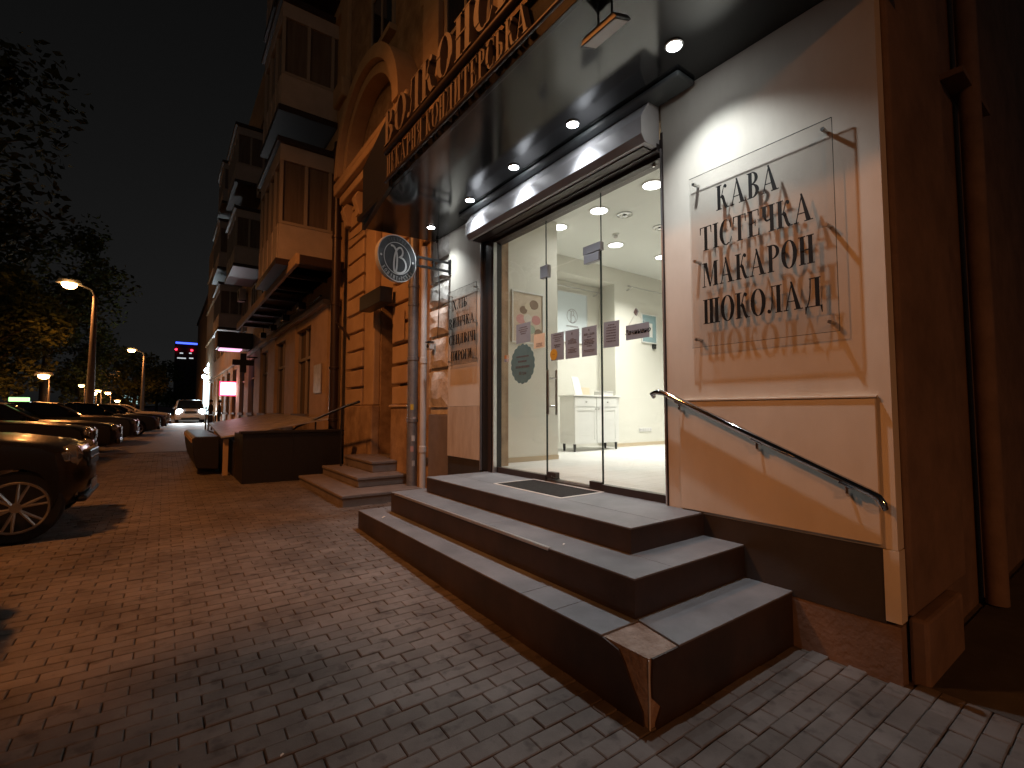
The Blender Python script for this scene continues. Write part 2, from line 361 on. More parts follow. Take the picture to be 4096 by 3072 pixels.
    if ch == 'Х':
        return [[(0.05, 1), (0.26, 1), (0.72, 0), (0.51, 0)]] + stroke([(0.13, 0), (0.62, 1)], 0.045) + \
            [rect(0, 0.33, 1-TN, 1), rect(0.5, 0.75, 1-TN, 1), rect(0.02, 0.26, 0, TN), rect(0.44, 0.79, 0, TN)], 0.80
    if ch == 'Я':
        return stem(0.42) + ring(0.43, 0.735, 0.35, 0.265, 90, 270, 0.165) + stroke(bez((0.40, 0.48), (0.22, 0.46), (0.30, 0.03), (0.10, 0.03)), 0.13, 0.06), 0.42+TK+s
    if ch == 'а':
        return stroke(bez((0.1, 0.62), (0.15, 0.8), (0.46, 0.82), (0.46, 0.5)), 0.07, 0.14) + [rect(0.39, 0.53, 0.03, 0.5)] + ring(0.25, 0.22, 0.22, 0.2, 60, 330, 0.1, 0.05, 12) + [rect(0.45, 0.62, 0, 0.07)], 0.62
    if ch == 'е':
        return ring(0.29, 0.35, 0.29, 0.36, 0, 310, 0.13, 0.05, 18) + [rect(0.1, 0.56, 0.35, 0.41)], 0.58
    if ch == 'р':
        return [rect(0.1, 0.24, -0.28, 0.7), rect(0.0, 0.33, -0.28, -0.23)] + ring(0.24, 0.36, 0.33, 0.35, -100, 100, 0.13, 0.05), 0.58
    return [], 0.35
def letters(parent, text, fn, height, depth, m, width=None, track=0.07, skip=0.0, sx=None, name='letter', z_step=0.0004, base=0.0):
    """one mesh object per letter; width fits the whole line to that length"""
    gl = [glyph(c) for c in text]; adv = sum(g[1] for g in gl) + track*(len(gl)-1)
    k = sx if sx else (width/adv if width else height)
    u = skip
    for c, (polys, wd) in zip(text, gl):
        if polys:
            mb = MB()
            for i, q in enumerate(polys):
                a = sum(q[j][0]*q[(j+1) % len(q)][1] - q[(j+1) % len(q)][0]*q[j][1] for j in range(len(q)))
                if a < 0: q = q[::-1]
                mb.prism([(u + x*k, y*height) for x, y in q], fn, base, base + depth + z_step*(i % 7))
            obj(name, mb, m, parent)
        u += (wd + track)*k
    return u
def textlines(parent, fn, x0, x1, rows, m, th=0.006, seed=0, name='text_line', d=0.0012):
    """rows of small print too blurred to read: broken dashes of the right length"""
    rnd = random.Random(seed)
    for (z, frac, h) in rows:
        mb = MB(); wd = (x1-x0)*frac; u = (x0+x1)/2 - wd/2; end = u + wd
        while u < end - 0.004:
            l = min(rnd.uniform(0.008, 0.028), end-u)
            mb.prism([(u, z), (u+l, z), (u+l, z+h), (u, z+h)], fn, 0.0004, d); u += l + 0.005
        obj(name, mb, m, parent)
def fontmesh(text, size, shear=0.0, extrude=0.0006, offset=0.0):
    c = bpy.data.curves.new('t', 'FONT'); c.body = text; c.size = size; c.shear = shear; c.extrude = extrude; c.offset = offset; c.align_x = 'CENTER'
    o = bpy.data.objects.new('t', c); col.objects.link(o)
    dg = bpy.context.evaluated_depsgraph_get(); me = bpy.data.meshes.new_from_object(o.evaluated_get(dg))
    bpy.data.objects.remove(o)
    return me
def place_text(name, parent, me, m, fn):
    for v in me.vertices: v.co = Vector(fn(v.co.x, v.co.y, v.co.z))
    if len(me.materials) == 0: me.materials.append(m)
    else: me.materials[0] = m
    return obj(name, me, None, parent)

# ================================================================== SETTING: ground
def strip(name, x0, x1, ys, dz, m, kind='structure'):
    mb = MB(); vs = []; fs = []
    for i, y in enumerate(ys): vs += [(x0, y, gz(y)+dz), (x1, y, gz(y)+dz)]
    for i in range(len(ys)-1): fs.append((2*i, 2*i+1, 2*i+3, 2*i+2))
    mb.add(vs, fs); return tag(obj(name, mb, m), kind=kind)
YS = [-40, -10, -3, 0, 1.54, 3, 5, 6, 8, 12, 20, 40, 80, 160, 400, 900]
strip('ground', -500, 500, YS, -0.16, M_ASPH)
pavement = strip('pavement', -6.3, 40, YS, -0.012, M_JOINT)
strip('road', -18, -6.5, YS, -0.13, M_ASPH)
for x0, x1 in ((-6.5, -6.3),):
    mb = MB(); vs = []; fs = []
    for y in YS:
        g = gz(y); vs += [(x0, y, g-0.15), (x0, y, g+0.01), (x1, y, g+0.01), (x1, y, g-0.15)]
    for i in range(len(YS)-1):
        for k in range(3): fs.append((4*i+k, 4*i+k+1, 4*i+k+5, 4*i+k+4))
    mb.add(vs, fs); tag(obj('kerb', mb, M_KERB), kind='structure')
strip('far_pavement', -26, -18, YS, -0.02, M_PLINTHG)

# pavers: 200 x 100, rows across the pavement, half-bond; the 300 that show largest are pieces, the rest one mass
def proj(P):
    yw, pt = R(36.0), R(3.24)
    f = Vector((math.sin(yw)*math.cos(pt), math.cos(yw)*math.cos(pt), math.sin(pt))); r = Vector((math.cos(yw), -math.sin(yw), 0)); u = r.cross(f)
    v = Vector(P) - Vector((0, 0, 1.5)); wv = v.dot(f)
    if wv < 0.1: return None
    return (512 + 477.8*v.dot(r)/wv, 384 - 477.8*v.dot(u)/wv, wv)
PW, PH, PC = 0.2, 0.1, 0.0045
def paver_verts(wx, wy):
    a, b = wx/2 - 0.0022, wy/2 - 0.0022; c = PC
    vs = [(-a,-b,-0.02),(a,-b,-0.02),(a,b,-0.02),(-a,b,-0.02),(-a,-b,-c),(a,-b,-c),(a,b,-c),(-a,b,-c),(-a+c,-b+c,0),(a-c,-b+c,0),(a-c,b-c,0),(-a+c,b-c,0)]
    fs = [(8,9,10,11)] + [(4+i, 4+(i+1) % 4, 8+(i+1) % 4, 8+i) for i in range(4)] + [(i, (i+1) % 4, 4+(i+1) % 4, 4+i) for i in range(4)]
    return vs, fs
spots = []
rnd = random.Random(3)
iy = -4
while True:
    y = iy*PH + 0.05
    if y > 18: break
    x = -6.2 + (0.1 if iy % 2 else 0.0)
    while x < 3.6:
        hid = (x > 1.97 and 1.6 < y < 5.6) or (x > 3.4 and y > 0.95) or (x > 2.2 and 7.0 < y < 9.4)
        if not hid: spots.append((x + rnd.uniform(-0.002, 0.002), y + rnd.uniform(-0.0015, 0.0015), rnd.gauss(0, 0.0016), rnd.gauss(0, 0.007), rnd.gauss(0, 0.012), rnd.gauss(0, .007)))
        x += PW
    iy += 1
def score(s):
    q = proj((s[0], s[1], gz(s[1])))
    if not q or not (-10 < q[0] < 1034 and -10 < q[1] < 778): return 0
    if s[0] > 1.87 and s[1] > 5.5: return 0
    return 1.0/q[2]**3
spots.sort(key=score, reverse=True)
pv, pf = paver_verts(PW, PH)
pme = bpy.data.meshes.new('paver'); pme.from_pydata(pv, [], pf); pme.materials.append(M_PAVER)
rest = MB()
for i, (x, y, dz, rz, rx, ry) in enumerate(spots):
    sl = math.atan(0.03 if y < 6 else 0.0105)
    Mx = Matrix.Translation((x, y, gz(y)+dz)) @ Matrix.Rotation(rz, 4, 'Z') @ Matrix.Rotation(sl+rx, 4, 'X') @ Matrix.Rotation(ry, 4, 'Y')
    if i < 300:
        o = bpy.data.objects.new('paver', pme); col.objects.link(o); o.parent = pavement; o.matrix_local = Mx
    elif proj((x, y, gz(y))) is None or y < -0.4: continue
    else:
        rest.add([Mx @ Vector(v) for v in pv], pf)
tag(obj('paver_field', rest, M_PAVER, pavement), kind='stuff')
strip('passage_drive', 3.45, 40, [-3.4, -2, 0, 0.92], 0.004, M_ASPH)
strip('pavement_distance', -6.25, 3.34, [18.2, 40, 80, 160, 400], -0.002, mat('pavement_far', (0.15, 0.135, 0.125), (0.2, 0.18, 0.165), rough=0.75, scale=3))

# ================================================================== BUILDING with the shop
WX = 3.34
house = thing('apartment_building', 'old apartment building with ochre stucco facade holding the lit shop', 'building', (WX, 6, 0))
# solid masonry pieces (butted, not overlapping)
bx('wall', M_CREAM, house, WX, WX+0.10, 0.93, 2.44, 0.72, 4.30)                       # cream panel right of the door
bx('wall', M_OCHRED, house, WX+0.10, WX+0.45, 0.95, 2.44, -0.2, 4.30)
bx('plinth', M_PLINTH, house, WX+0.004, WX+0.098, 1.0, 2.44, 0.30, 0.718)
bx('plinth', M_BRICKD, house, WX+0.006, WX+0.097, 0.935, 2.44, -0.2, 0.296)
bx('corner_strip', M_CREAM, house, WX-0.006, WX+0.09, 0.925, 0.998, 0.32, 0.716)
bx('dado_panel', M_CREAM, house, WX-0.022, WX-0.001, 1.0, 2.30, 0.74, 1.575, 0.004)
bx('dado_moulding', M_CREAM, house, WX-0.030, WX-0.001, 0.99, 2.30, 1.578, 1.592, 0.003)
bx('wall', M_CREAM, house, WX, WX+0.10, 5.30, 6.18, 1.57, 4.30)                       # left of the door
bx('wall', M_CREAMD, house, WX-0.008, WX+0.10, 5.30, 6.18, 0.86, 1.566)
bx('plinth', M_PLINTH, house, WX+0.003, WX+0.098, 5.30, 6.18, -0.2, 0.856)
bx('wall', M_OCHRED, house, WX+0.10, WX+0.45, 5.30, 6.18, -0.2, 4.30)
bx('lintel', M_OCHRED, house, WX+0.02, WX+0.45, 2.44, 5.30, 3.98, 4.30)
bx('wall', M_OCHRE, house, WX+0.05, WX+0.6, 0.95, 7.2, 4.302, 17.0)                   # above the canopy
# side of the building, round the corner towards the passage
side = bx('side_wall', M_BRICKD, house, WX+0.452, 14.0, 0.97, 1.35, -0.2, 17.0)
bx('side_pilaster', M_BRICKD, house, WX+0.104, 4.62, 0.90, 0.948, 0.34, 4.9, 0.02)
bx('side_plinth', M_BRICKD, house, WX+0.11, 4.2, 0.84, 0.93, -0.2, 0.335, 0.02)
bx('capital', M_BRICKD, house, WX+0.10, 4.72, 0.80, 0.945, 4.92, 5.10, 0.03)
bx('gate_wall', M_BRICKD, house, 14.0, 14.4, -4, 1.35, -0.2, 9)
side_pipe = thing('side_downpipe', 'dark downpipe on the shaded side wall right of the shop', 'pipe', (5.3, 0.86, 0))
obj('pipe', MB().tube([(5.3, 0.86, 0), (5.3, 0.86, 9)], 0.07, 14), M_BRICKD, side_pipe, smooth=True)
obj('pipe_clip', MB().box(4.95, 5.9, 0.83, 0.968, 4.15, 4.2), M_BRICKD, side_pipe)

# rusticated pilaster left of the shop
bx('pilaster', M_STONE, house, WX+0.05, WX+0.45, 6.18, 6.84, 1.45, 6.2)
bx('plinth', M_PLINTHG, house, WX+0.01, WX+0.45, 6.18, 6.84, -0.2, 1.446, 0.01)
zz = 1.60; rnd = random.Random(5)
for i, (a, b) in enumerate([(1.56, 2.10), (2.16, 2.60), (2.66, 3.06), (3.12, 3.44), (3.50, 3.76), (3.84, 4.2), (4.3, 4.7), (4.8, 5.2)]):
    jag = []
    full = MB()
    # an uneven block: jittered front face
    nx, nz = 4, 4; vs = []; fs = []
    for jz in range(nz+1):
        for jx in range(nx+1):
            y = 6.19 + (6.83-6.19)*jx/nx; z = a + (b-a)*jz/nz
            edge = jx in (0, nx) or jz in (0, nz)
            x = WX - 0.02 + (0.03 if edge else 0) + rnd.uniform(-.008, .008)
            if not edge: y += rnd.uniform(-.02, .02); z += rnd.uniform(-.02, .02)
            vs.append((x, y, z))
    for jz in range(nz):
        for jx in range(nx):
            k = jz*(nx+1)+jx; fs.append((k, k+nx+1, k+nx+2, k+1))
    full.add(vs, fs); full.box(WX+0.012, WX+0.055, 6.19, 6.83, a, b)
    obj('stone_block', full, M_STONE, house)
# wall with downpipes, then the doorway portal
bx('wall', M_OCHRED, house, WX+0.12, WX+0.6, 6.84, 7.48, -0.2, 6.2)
def rustic(y0, y1, z0, z1, h, m, proud=0.05):
    z = z0
    while z < z1 - 0.05:
        b = min(z + h - 0.05, z1); mb = MB(); mb.box(WX-proud+rnd.uniform(-.006, .006), WX+0.12, y0+rnd.uniform(0, .012), y1-rnd.uniform(0, .012), z, b)
        obj('stone_block', mb, m, house, bevel=0.02); z += h
bx('wall', M_OCHRED, house, WX+0.121, WX+0.6, 7.48, 8.25, -0.2, 6.2)
rustic(7.50, 8.22, 1.62, 6.1, 0.36, M_OCHRE)
bx('plinth', M_OCHRED, house, WX-0.06, WX+0.12, 7.5, 8.22, -0.2, 1.56, 0.02)
bx('plinth_cap', M_OCHRE, house, WX-0.09, WX+0.12, 7.47, 8.24, 1.563, 1.612, 0.015)
bx('wall', M_OCHRE, house, WX+0.1, WX+0.6, 8.25, 9.20, 3.62, 6.2)
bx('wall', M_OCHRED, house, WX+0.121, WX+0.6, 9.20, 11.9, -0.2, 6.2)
rustic(9.85, 10.95, 1.62, 6.1, 0.40, M_OCHRE)
bx('pilaster', M_OCHRE, house, WX-0.02, WX+0.12, 9.24, 9.80, 1.62, 6.1, 0.02)
bx('plinth', M_OCHRED, house, WX-0.05, WX+0.12, 9.22, 10.98, -0.2, 1.612, 0.02)
bx('cornice', M_OCHRE, house, WX-0.25, WX+0.3, 7.1, 11.0, 6.202, 6.40, 0.03)
bx('cornice', M_OCHRE, house, WX-0.36, WX+0.3, 7.0, 11.1, 6.404, 6.58, 0.04)
for yy in (7.4, 8.3, 9.9, 10.7):
    obj('console', MB().prism([(0,0),(0.25,0),(0.25,0.5),(-0.02,0.5),(-0.1,0.35),(-0.02,0.15)], lambda u, v, d, yy=yy: (WX-0.16+u*0.9, yy+d, 5.66+v), 0, 0.2), M_OCHRE, house, bevel=0.015)
# curved pediment above the portal: a thick arched band over a tympanum
def arch_pts(r, n=20): return [(math.cos(math.pi*i/n)*r*1.0, math.sin(math.pi*i/n)*r) for i in range(n+1)]
cy, cz = 9.15, 6.75
for (ra, rb, xo, xi, nm) in ((1.0, 0.86, 0.42, 0.0, 'pediment_arch'), (0.85, 0.74, 0.30, 0.0, 'pediment_moulding')):
    mb = MB()
    o = [(cy + 1.85*ra*math.cos(t), cz + 1.75*ra*math.sin(t)) for t in [math.pi*i/24 for i in range(25)]]
    q = [(cy + 1.85*rb*math.cos(t), cz + 1.75*rb*math.sin(t)) for t in [math.pi*i/24 for i in range(25)]]
    for i in range(24):
        mb.prism([o[i], o[i+1], q[i+1], q[i]], lambda u, v, d: (WX + 0.04 - d, u, v), xi, xo)
    obj(nm, mb, M_OCHRE, house, smooth=False)
bx('pediment_base', M_OCHRE, house, WX-0.34, WX+0.3, 7.05, 11.2, 6.584, 6.74, 0.03)
bx('wall', M_OCHRED, house, WX+0.05, WX+0.6, 7.2, 11.9, 6.202, 17.0)
# upper windows of the near building with surrounds
for (y0, z0) in ((8.6, 8.95), (8.6, 12.6), (3.0, 5.9), (5.2, 5.9), (3.0, 9.6), (5.2, 9.6), (1.4, 5.9), (1.4, 9.6)):
    wv = thing if 0 else None
    f = obj('window', MB().box(WX+0.02, WX+0.05, y0, y0+1.1, z0, z0+2.0), M_PANE, house)
    obj('frame', MB().box(WX+0.0, WX+0.05, y0-0.09, y0, z0, z0+2.0).box(WX, WX+0.05, y0+1.1, y0+1.19, z0, z0+2.0).box(WX, WX+0.05, y0-0.09, y0+1.19, z0+2.0, z0+2.1).box(WX, WX+0.045, y0+0.52, y0+0.58, z0, z0+2.0).box(WX, WX+0.043, y0, y0+1.1, z0+1.3, z0+1.36), M_FRAME, f)
    obj('sill', MB().box(WX-0.1, WX+0.05, y0-0.15, y0+1.25, z0-0.12, z0), M_OCHRE, f)
for yy in (6.5, 11.3):
    bx('pilaster', M_OCHRE, house, WX-0.06, WX+0.05, yy, yy+0.55, 6.76, 16, 0.02)
    bx('capital', M_OCHRE, house, WX-0.2, WX+0.048, yy-0.1, yy+0.65, 9.0, 9.5, 0.06)
# floral relief lumps on the facade (worn plaster ornament)
for k in range(9):
    a = rnd.uniform(0, 6.28); c = (WX+0.02, 6.9+rnd.uniform(-.25, .25), 7.6+0.28*k)
    obj('ornament', MB().lathe([(0.02, -0.12), (0.13, -0.07), (0.16, 0.0), (0.02, 0.02)], c, 'x', 9), M_OCHRE, house, smooth=True)
# doorway: recess, door
bx('recess_side', M_OCHRE, house, WX+0.601, WX+0.9, 8.20, 8.25, 0.5, 3.62)
bx('recess_side', M_OCHRE, house, WX+0.601, WX+0.9, 9.20, 9.25, 0.5, 3.62)
bx('threshold', M_PLINTHG, house, WX-0.1, WX+0.9, 8.251, 9.199, 0.3, 0.66)
entr = thing('house_door', 'brown panelled house door in the orange-lit recess left of the downpipes', 'door', (WX+0.6, 8.7, 0.66))
bx('leaf', M_WOODD, entr, WX+0.56, WX+0.62, 8.26, 9.19, 0.664, 3.60)
for z0, z1 in ((0.85, 1.6), (1.75, 2.5), (2.65, 3.4)): bx('panel', M_WOODD, entr, WX+0.535, WX+0.559, 8.40, 9.05, z0, z1, 0.01)
obj('handle', MB().tube([(WX+0.53, 8.36, 1.95), (WX+0.49, 8.36, 1.95), (WX+0.49, 8.36, 2.2), (WX+0.53, 8.36, 2.2)], 0.018, 8), mat('brass', (0.7, 0.45, 0.15), rough=0.2, metal=1.0), entr, smooth=True)
bx('notice', M_OCHRE, entr, WX-0.075, WX-0.062, 7.62, 8.12, 2.72, 3.22, 0.004, )
box_sign = thing('box_sign', 'small black box sign hanging over the recessed house door', 'sign', (WX-0.3, 8.7, 3.45))
bx('case', M_BLACK, box_sign, WX-0.35, WX-0.12, 8.05, 9.15, 3.42, 3.70, 0.01)
obj('arm', MB().tube([(WX-0.15, 8.6, 3.71), (WX+0.12, 8.6, 3.85)], 0.015, 8), M_BLACK, box_sign)

# far part of the same facade: ground floor with tall windows, then upper floors with bays
bx('wall', M_OCHRE, house, WX+0.05, WX+0.6, 11.9, 60, 4.25, 18.0)
ya = 12.75
bx('wall', M_OCHRE, house, WX+0.0, WX+0.6, 12.72, 14.45, 0.1, 4.25)
bx('shop_door', M_PANE, house, WX+0.25, WX+0.3, 11.9, 12.72, 0.3, 4.25)
yy = 14.45; k = 0
while yy < 52:
    w0, w1 = yy, yy+1.95
    f = obj('window', MB().box(WX+0.16, WX+0.2, w0, w1, 1.42, 4.0), M_PANE, house)
    obj('frame', MB().box(WX+0.09, WX+0.16, w0, w0+0.07, 1.42, 4.0).box(WX+0.09, WX+0.16, w1-0.07, w1, 1.42, 4.0).box(WX+0.09, WX+0.155, w0+0.9, w0+0.97, 1.42, 4.0).box(WX+0.09, WX+0.157, w0+.07, w1-.07, 3.05, 3.13), M_FRAME, f)
    obj('sill', MB().box(WX-0.1, WX+0.16, w0, w1, 1.30, 1.42), M_PLINTHG, f)
    bx('wall', M_OCHRED, house, WX+0.05, WX+0.6, w0, w1, 0.1, 1.298)
    bx('lintel', M_OCHRE, house, WX+0.01, WX+0.6, w0, w1, 4.0, 4.25)
    bx('pier', M_OCHRE, house, WX-0.02, WX+0.6, w1, w1+1.5, 0.1, 4.25)
    yy += 3.45; k += 1
bx('shop_band', M_OCHRE, house, WX-0.12, WX+0.05, 12.72, 52, 4.252, 4.40, 0.02)
for z in (8.2, 11.6, 15.0): bx('string_course', M_OCHRE, house, WX-0.06, WX+0.049, 11.95, 60, z, z+0.18)
yy = 16.2
while yy < 50:
    for z0 in (5.7, 9.0, 12.4):
        f = obj('window', MB().box(WX+0.02, WX+0.049, yy, yy+1.2, z0, z0+1.9), M_PANE, house)
        obj('frame', MB().box(WX-0.01, WX+0.04, yy-.08, yy, z0, z0+1.9).box(WX-.01, WX+.04, yy+1.2, yy+1.28, z0, z0+1.9).box(WX-.01, WX+.04, yy-.08, yy+1.28, z0+1.9, z0+1.98).box(WX-.01, WX+.035, yy+.57, yy+.63, z0, z0+1.9), M_FRAME, f)
    yy += 3.1
print('facade done')

# ================================================================== SHOP INTERIOR (setting)
FL = 0.76; CZ = 4.5
def plate(name, vs, m):                                   # a wall as a thin closed slab
    return tag(obj(name, MB().add(vs, [tuple(range(len(vs)))]), m), kind='structure')
room_floor = tag(bx('room_floor', M_JOINT, None, 3.42, 11.2, 0.98+0.4, 7.3, FL-0.1, FL-0.008), kind='structure')
rnd = random.Random(11)
row = 0; y = 1.42
while y < 7.25:                                            # floor planks, one by one
    x = 3.50 - rnd.uniform(0, 0.9)
    while x < 11.2:
        x1 = x + 1.3
        a, b = max(x, 3.50), min(x1, 11.2)
        if b - a > 0.05: obj('plank', MB().box(a+0.001, b-0.001, y+0.001, y+0.189, FL-0.008, FL), M_PLANK, room_floor, bevel=0.0)
        x = x1
    y += 0.19
tag(bx('room_ceiling', M_ICEIL, None, 3.46, 11.2, 1.40, 7.3, CZ, CZ+0.1), kind='structure')
tag(bx('room_wall_front', M_IWALL, None, 3.80, 3.90, 1.40, 5.2, 3.985, CZ-0.002), kind='structure')
tag(bx('room_wall_right', M_IWALL, None, 3.9, 11.2, 1.30, 1.40, FL-0.1, CZ-0.002), kind='structure')
tag(bx('room_wall_back', M_IWALL, None, 11.2, 11.3, 1.30, 7.3, FL-0.1, CZ-0.002), kind='structure')
NY = 6.75
rwl = tag(obj('room_wall_left', MB().box(7.56, 11.2, NY, NY+0.5, FL-0.1, CZ-0.002).box(5.55, 7.56, NY, NY+0.5, 4.17, CZ-0.003).box(5.2, 7.56, NY+0.45, NY+0.52, FL-0.1, 4.168).box(4.83, 5.55, NY, NY+0.449, FL-0.1, CZ-0.004), M_IWALL), kind='structure')
# splayed wall beside the glass
A, B = Vector((3.45, 5.60)), Vector((4.95, 5.60)); dirv = (B-A).normalized(); nrm = Vector((-dirv.y, dirv.x))
def splay(u, v, d): q = A + dirv*u - nrm*d*-1.0 if 0 else A + dirv*u - nrm*d; return (q.x, q.y, v)
LW = (B-A).length
tag(obj('room_wall_side', MB().prism([(0, FL-0.1), (LW, FL-0.1), (LW, CZ-0.003), (0, CZ-0.003)], splay, -0.12, 0.0).box(4.83, 4.949, 5.7205, NY, FL-0.1, CZ-0.003), M_IWALL), kind='structure')
tag(obj('skirting', MB().box(7.57, 11.19, NY-0.015, NY-0.001, FL+0.001, FL+0.07), M_SKIRT), kind='structure')
tag(obj('skirting_side', MB().prism([(0.02, FL+0.001), (LW, FL+0.001), (LW, FL+0.07), (0.02, FL+0.07)], splay, 0.001, 0.015), M_SKIRT), kind='structure')

RL = 'downlights in the shop ceiling'
dl_txt = ['lit round downlight nearest the street at upper right of the shop glass', 'lit round downlight above the door, second from the right jamb', 'lit round downlight beside the left wall corner',
          'lit round downlight deep in the shop above the niche', 'lit round downlight deepest in the shop by the right jamb']
dl_txt += ['lit round downlight hidden behind the right jamb, middle of the shop', 'lit round downlight hidden behind the right jamb, at the back of the shop', 'lit round downlight hidden behind the right jamb, by the right room wall']  # three unseen downlights added to brighten the shop from deeper inside
for (x, y), lb in zip([(5.14, 3.90), (5.16, 4.89), (5.10, 5.72), (6.49, 5.75), (7.74, 5.68), (8.0, 4.1), (9.6, 4.1), (8.0, 2.5)], dl_txt):
    t = thing('room_downlight', lb, 'lamp', (x, y, CZ), group=RL)
    obj('ring', MB().lathe([(0.15, 0), (0.15, -0.012), (0.128, -0.016), (0.128, -0.004)], (x, y, CZ-0.001), n=28), M_WHITE, t, smooth=True)
    obj('diffuser', MB().lathe([(0.126, 0), (0.126, -0.006)], (x, y, CZ-0.006), n=28), M_DOWN, t)
    lamp('downlight_source', 'AREA', (x, y, CZ-0.03), P_ROOM*(0.16 if x < 5.5 else 1.0), (1.0, 0.985, 0.93), t, shape='DISK', size=0.24, spread=R(150 if x < 5.5 else 116), aim=(0, 0, -1))
for (x, y), lb in zip([(5.58, 4.76), (6.44, 4.76)], ['unlit chrome ceiling spot between the lit downlights', 'unlit chrome ceiling spot farther in, by the right jamb']):
    t = thing('ceiling_spot', lb, 'lamp', (x, y, CZ), group='unlit ceiling spots')
    obj('ring', MB().lathe([(0.115, 0), (0.115, -0.02), (0.08, -0.03), (0.06, -0.012)], (x, y, CZ-0.001), n=24), M_CHROME, t, smooth=True)
    obj('bulb', MB().lathe([(0.03, -0.01), (0.055, -0.05), (0.03, -0.06)], (x, y, CZ), n=16), M_CHROME, t, smooth=True)
det = thing('smoke_detector', 'small white smoke detector on the shop ceiling', 'detector', (6.1, 5.40, CZ))
obj('base', MB().lathe([(0.06, 0), (0.06, -0.02), (0.05, -0.025)], (6.1, 5.40, CZ-0.001)), M_WHITE, det, smooth=True)
obj('sensor', MB().lathe([(0.035, 0), (0.04, -0.03), (0.02, -0.045)], (6.1, 5.40, CZ-0.026)), M_PVC, det, smooth=True)

# cabinet
cab = thing('cabinet', 'white low cabinet with two drawers and two doors on short black legs', 'cabinet', (6.65, 6.5, FL))
cx0, cx1, cy0, cy1, ct = 6.0, 7.22, 6.34, 6.74, 1.80
bx('carcass', M_WHITE, cab, cx0+.01, cx1-.01, cy0+.02, cy1, FL+0.14, ct-0.035)
bx('top', M_WHITE, cab, cx0-.02, cx1+.02, cy0-.01, cy1, ct-0.032, ct, 0.004)
for i in range(2):
    a = cx0 + .015 + i*0.568; b = a + 0.555
    d = bx('drawer', M_WHITE, cab, a, b, cy0, cy0+.018, ct-0.22, ct-0.045, 0.003)
    obj('knob', MB().lathe([(0.008, 0), (0.008, -.015), (0.016, -.02), (0.012, -.03)], ((a+b)/2, cy0, ct-0.13), 'y', 12), M_STEEL, d, smooth=True)
    d = obj('door', MB().box(a, b, cy0+.006, cy0+.018, FL+.145, ct-.23).box(a, a+.06, cy0, cy0+.007, FL+.145, ct-.23).box(b-.06, b, cy0, cy0+.007, FL+.145, ct-.23).box(a+.06, b-.06, cy0, cy0+.007, FL+.145, FL+.205).box(a+.06, b-.06, cy0, cy0+.007, ct-.29, ct-.23), M_WHITE, cab)
    kx = b-.03 if i == 0 else a+.03
    obj('knob', MB().lathe([(0.008, 0), (0.008, -.015), (0.016, -.02), (0.012, -.03)], (kx, cy0, ct-0.26), 'y', 12), M_STEEL, d, smooth=True)
for x in (cx0+.06, cx1-.06):
    for y in (cy0+.06, cy1-.06): obj('leg', MB().lathe([(0.018, 0), (0.026, 0.06), (0.026, 0.138)], (x, y, FL+0.001), n=12), M_BLACK, cab, smooth=True)
st = thing('menu_stand', 'clear stand with a glossy menu sheet at the left end of the cabinet', 'menu', (6.25, 6.5, ct))
obj('sheet', MB().prism([(0, 0), (0.19, 0), (0.15, 0.33), (-0.02, 0.34)], lambda u, v, d: (6.14+u, 6.46+v*0.25-d, ct+0.004+v), 0, 0.004), M_WHITE, st)
obj('foot', MB().box(6.14, 6.33, 6.45, 6.56, ct, ct+0.004), M_ACRYL, st)
cb = thing('carton', 'flat white carton lying on the cabinet top', 'box', (6.95, 6.55, ct))
bx('body', M_WHITE, cb, 6.80, 7.12, 6.42, 6.62, ct+0.001, ct+0.07, 0.003); bx('lid', M_WHITE, cb, 6.795, 7.125, 6.415, 6.625, ct+0.071, ct+0.085, 0.003)
cd = thing('card_holder', 'small cream card holder standing behind on the cabinet', 'holder', (6.52, 6.6, ct))
bx('base', M_PAPERY, cd, 6.42, 6.66, 6.58, 6.64, ct+0.001, ct+0.03); bx('card', M_PAPERY, cd, 6.43, 6.65, 6.60, 6.61, ct+0.031, ct+0.15)

# posters and rails
def frame_pic(name, label, fn, wd, ht, m, fr=0.025, fm=M_WHITE):
    t = thing(name, label, 'picture', fn(wd/2, 0, 0))
    obj('print', MB().prism([(fr, fr), (wd-fr, fr), (wd-fr, ht-fr), (fr, ht-fr)], fn, 0.004, 0.012), m, t)
    mb = MB()
    for q in (rect(0, wd, 0, fr), rect(0, wd, ht-fr, ht), rect(0, fr, fr, ht-fr), rect(wd-fr, wd, fr, ht-fr)): mb.prism(q, fn, 0.002, 0.03)
    obj('frame', mb, fm, t, bevel=0.003)
    return t
def splay_at(u0, z0): return lambda u, v, d: splay(u0+u, z0+v, d)
mac = frame_pic('macaron_poster', 'white framed poster of pastel macarons on the left room wall', splay_at(0.60, 2.50), 0.60, 0.78, mat('poster_beige', (0.58, 0.47, 0.35), (0.66, 0.56, 0.45), rough=0.6, scale=4))
fnm = splay_at(0.60, 2.50)
MC = [('macaron_pink', (0.62, 0.33, 0.31)), ('macaron_cream', (0.66, 0.56, 0.42)), ('macaron_brown', (0.25, 0.17, 0.12)), ('macaron_green', (0.36, 0.42, 0.33)), ('macaron_rose', (0.58, 0.28, 0.26)), ('macaron_pale', (0.68, 0.62, 0.55))]
